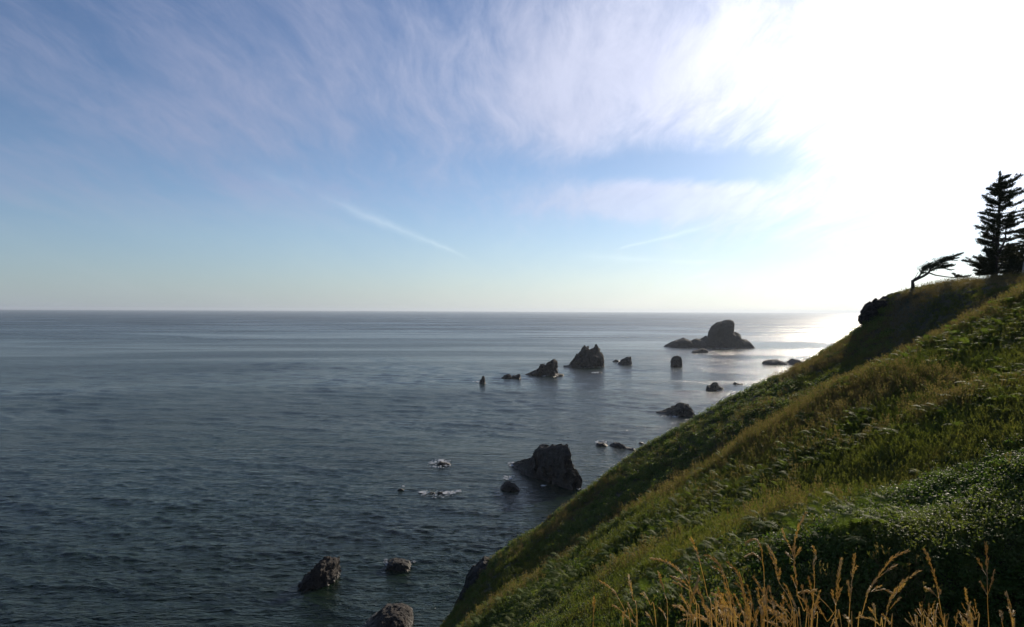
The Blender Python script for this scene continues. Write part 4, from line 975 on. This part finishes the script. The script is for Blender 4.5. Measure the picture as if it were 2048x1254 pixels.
STALKS = [
 ([(1188,1196),(1187,1230),(1186,1258)], .5, UPR, ()),
 ([(1201,1164),(1216,1172),(1232,1189),(1250,1222),(1262,1258)], .6, LEFT, ([(1226,1211),(1240,1219),(1250,1232)],)),
 ([(1257,1151),(1261,1175),(1266,1198),(1275,1258)], .7, UPR, ([(1256,1207),(1263,1222),(1269,1235)],)),
 ([(1284,1186),(1293,1195),(1300,1209),(1313,1258)], .6, LEFT, ([(1293,1227),(1301,1238),(1306,1250)],)),
 ([(1317,1143),(1323,1165),(1330,1191),(1335,1258)], .65, UPR, ([(1319,1216),(1327,1226),(1333,1240)],)),
 ([(1301,1117),(1328,1122),(1350,1134),(1375,1162),(1388,1205),(1394,1258)], .62, LEFT, ()),
 ([(1343,1153),(1362,1161),(1378,1176),(1392,1205),(1400,1258)], .6, LEFT, ([(1347,1164),(1365,1172),(1384,1184)],)),
 ([(1382,1077),(1392,1100),(1401,1130),(1414,1187),(1424,1258)], .5, 'tall dry grass stalk with a long reddish seed head leaning left', ()),
 ([(1378,1137),(1379,1180),(1380,1258)], .5, UPR, ()),
 ([(1409,1109),(1428,1119),(1441,1134),(1457,1176),(1464,1258)], .65, LEFT, ([(1427,1134),(1440,1142),(1449,1152)],)),
 ([(1454,1125),(1470,1139),(1482,1159),(1491,1209),(1496,1258)], .65, LEFT, ([(1468,1165),(1480,1174),(1488,1188)],)),
 ([(1425,1188),(1443,1196),(1459,1216),(1475,1235),(1490,1262)], .7, LEFT, ([(1424,1218),(1444,1212),(1460,1222)],)),
 ([(1348,1212),(1364,1214),(1374,1228),(1386,1260)], .6, LEFT, ()),
 ([(1367,1230),(1390,1232),(1412,1243),(1422,1262)], .8, LEFT, ([(1355,1245),(1372,1238),(1390,1236)],)),
 ([(1489,1088),(1508,1078),(1521,1093),(1525,1120),(1528,1151),(1528,1258)], .62, 'dry grass stalk with its seed head curled over in a hook', ([(1488,1114),(1506,1107),(1522,1120),(1526,1132)],)),
 ([(1536,1093),(1551,1124),(1556,1160),(1579,1197),(1588,1236),(1592,1262)], .45, LEFT, ([(1542,1115),(1550,1128),(1555,1140)], [(1560,1141),(1558,1155),(1558,1165)])),
 ([(1612,1027),(1598,1052),(1590,1085),(1588,1120),(1593,1165),(1595,1190),(1607,1221),(1611,1258)], .62, 'tallest dry grass stalk with a forked seed head', ([(1564,1059),(1572,1078),(1583,1100),(1588,1118)], [(1572,1104),(1580,1114),(1588,1122)], [(1601,1094),(1595,1108),(1589,1116)], [(1583,1152),(1588,1165),(1593,1178)])),
 ([(1626,1094),(1631,1110),(1627,1132),(1629,1165),(1626,1207),(1625,1258)], .62, 'pale slender dry grass stalk with a bright narrow head', ()),
 ([(1683,1115),(1677,1154),(1673,1207),(1672,1258)], .75, UPR, ([(1664,1182),(1667,1198),(1672,1212)], [(1684,1175),(1678,1190),(1673,1204)])),
 ([(1709,1110),(1706,1141),(1701,1197),(1697,1258)], .72, UPR, ([(1696,1162),(1698,1185),(1700,1205)], [(1714,1132),(1707,1145),(1705,1158)])),
 ([(1595,1186),(1620,1183),(1651,1207),(1674,1238),(1684,1260)], .35, 'thin dry stalk arching over low to the left with a tufted tip', ([(1634,1180),(1624,1182),(1616,1188)],)),
 ([(1508,1154),(1521,1177),(1530,1207),(1536,1262)], .6, LEFT, ()),
 ([(1816,1101),(1784,1117),(1761,1147),(1737,1184),(1724,1229),(1715,1264)], .62, 'large dry grass stalk bowing right with a long drooping branch', ([(1794,1130),(1778,1138),(1764,1150)], [(1784,1186),(1768,1179),(1746,1183)], [(1762,1172),(1752,1176),(1742,1184)], [(1742,1172),(1735,1186),(1732,1205)])),
 ([(1840,1141),(1804,1166),(1780,1201),(1773,1231),(1768,1262)], .75, 'thick dry grass stalk bowing right without a drooping branch', ([(1808,1168),(1796,1182),(1786,1196)], [(1800,1196),(1790,1206),(1780,1218)])),
 ([(1849,1100),(1860,1124),(1873,1165),(1877,1193),(1886,1244),(1889,1264)], .55, 'dry stalk leaning left against the dark hollow with one side twig', ([(1850,1175),(1862,1181),(1876,1196)], [(1880,1179),(1879,1188),(1877,1197)])),
 ([(1931,1177),(1935,1207),(1941,1258)], .7, UPR, ([(1940,1206),(1938,1220),(1938,1232)],)),
 ([(1972,1085),(1974,1132),(1975,1188),(1978,1258)], .5, 'tall dry stalk with four spread seed branches before the dark hollow', ([(1955,1117),(1964,1136),(1973,1152)], [(1960,1162),(1967,1176),(1975,1192)], [(1989,1140),(1983,1165),(1976,1188)])),
 ([(2013,1184),(2021,1218),(2026,1258)], .7, 'stout dry seed head alone against the dark hollow', ([(2028,1222),(2026,1230),(2022,1238)],)),
 ([(1714,1234),(1743,1238),(1760,1252),(1766,1264)], .7, LEFT, ([(1738,1216),(1748,1228),(1754,1240)],)),
]
for pts, hd, lb, br in STALKS: stalk(pts, random.uniform(2.15, 2.6), hd, lb, GRP, br)
for k in range(46):                           # the thick of the clump
    bx = random.gauss(1520, 68); lean = random.gauss(-14, 16); top = random.uniform(1150, 1238)
    pts = [(bx + lean, top), (bx + lean * .55, top + (1258 - top) * .35), (bx + lean * .2, top + (1258 - top) * .7), (bx, 1260)]
    stalk(pts, random.uniform(2.1, 2.8), random.uniform(.5, .9), 'short dry stalk in the thick of the tan clump', 'short stalks in the dry clump', ([(bx + lean * 1.1 - 6, top + 22), (bx + lean * .7, top + 32), (bx + lean * .4, top + 44)],) if random.random() < .5 else ())
for k in range(12):                           # sparse short ones left and right of it
    bx = random.choice((random.uniform(1190, 1420), random.uniform(1650, 1790), random.uniform(1900, 2040))); top = random.uniform(1205, 1245)
    stalk([(bx + random.gauss(-6, 8), top), (bx, top + 18), (bx + 2, 1262)], random.uniform(2.1, 2.8), .7, 'short dry stalk standing apart from the tan clump', 'short scattered dry stalks')
for k in range(26):                           # wispy fine grass by the hollow
    bx = random.uniform(1820, 1960); top = random.uniform(1195, 1245); ln = random.gauss(-6, 10)
    stalk([(bx + ln, top), (bx + ln * .4, top + 25), (bx, 1262)], random.uniform(2.2, 2.8), .8, 'wispy fine grass stem before the dark hollow', 'wispy fine grass stems', ([(bx + ln - 8, top + 14), (bx + ln * .6, top + 28)],) , True)

# ------------------------------------------------------------------ sea air
def haze():
    m = bpy.data.materials.new('sea_air'); m.use_nodes = True; t = NT(m.node_tree); t.n.clear()
    out = t.new('ShaderNodeOutputMaterial'); v = t.new('ShaderNodeVolumePrincipled')
    v.inputs['Color'].default_value = (0.62, 0.70, 0.80, 1); v.inputs['Density'].default_value = 0.000036; v.inputs['Anisotropy'].default_value = 0.35
    t.link(v.outputs[0], out.inputs['Volume'])
    a, z0, z1 = 41000.0, -14.0, 130.0
    V = [(x, y, z) for z in (z0, z1) for y in (-a, a) for x in (-a, a)]
    Fc = [(0, 2, 3, 1), (4, 5, 7, 6), (0, 1, 5, 4), (2, 6, 7, 3), (0, 4, 6, 2), (1, 3, 7, 5)]
    tag(mesh_obj('haze', V, Fc, m, smooth=False), kind='stuff')
haze()
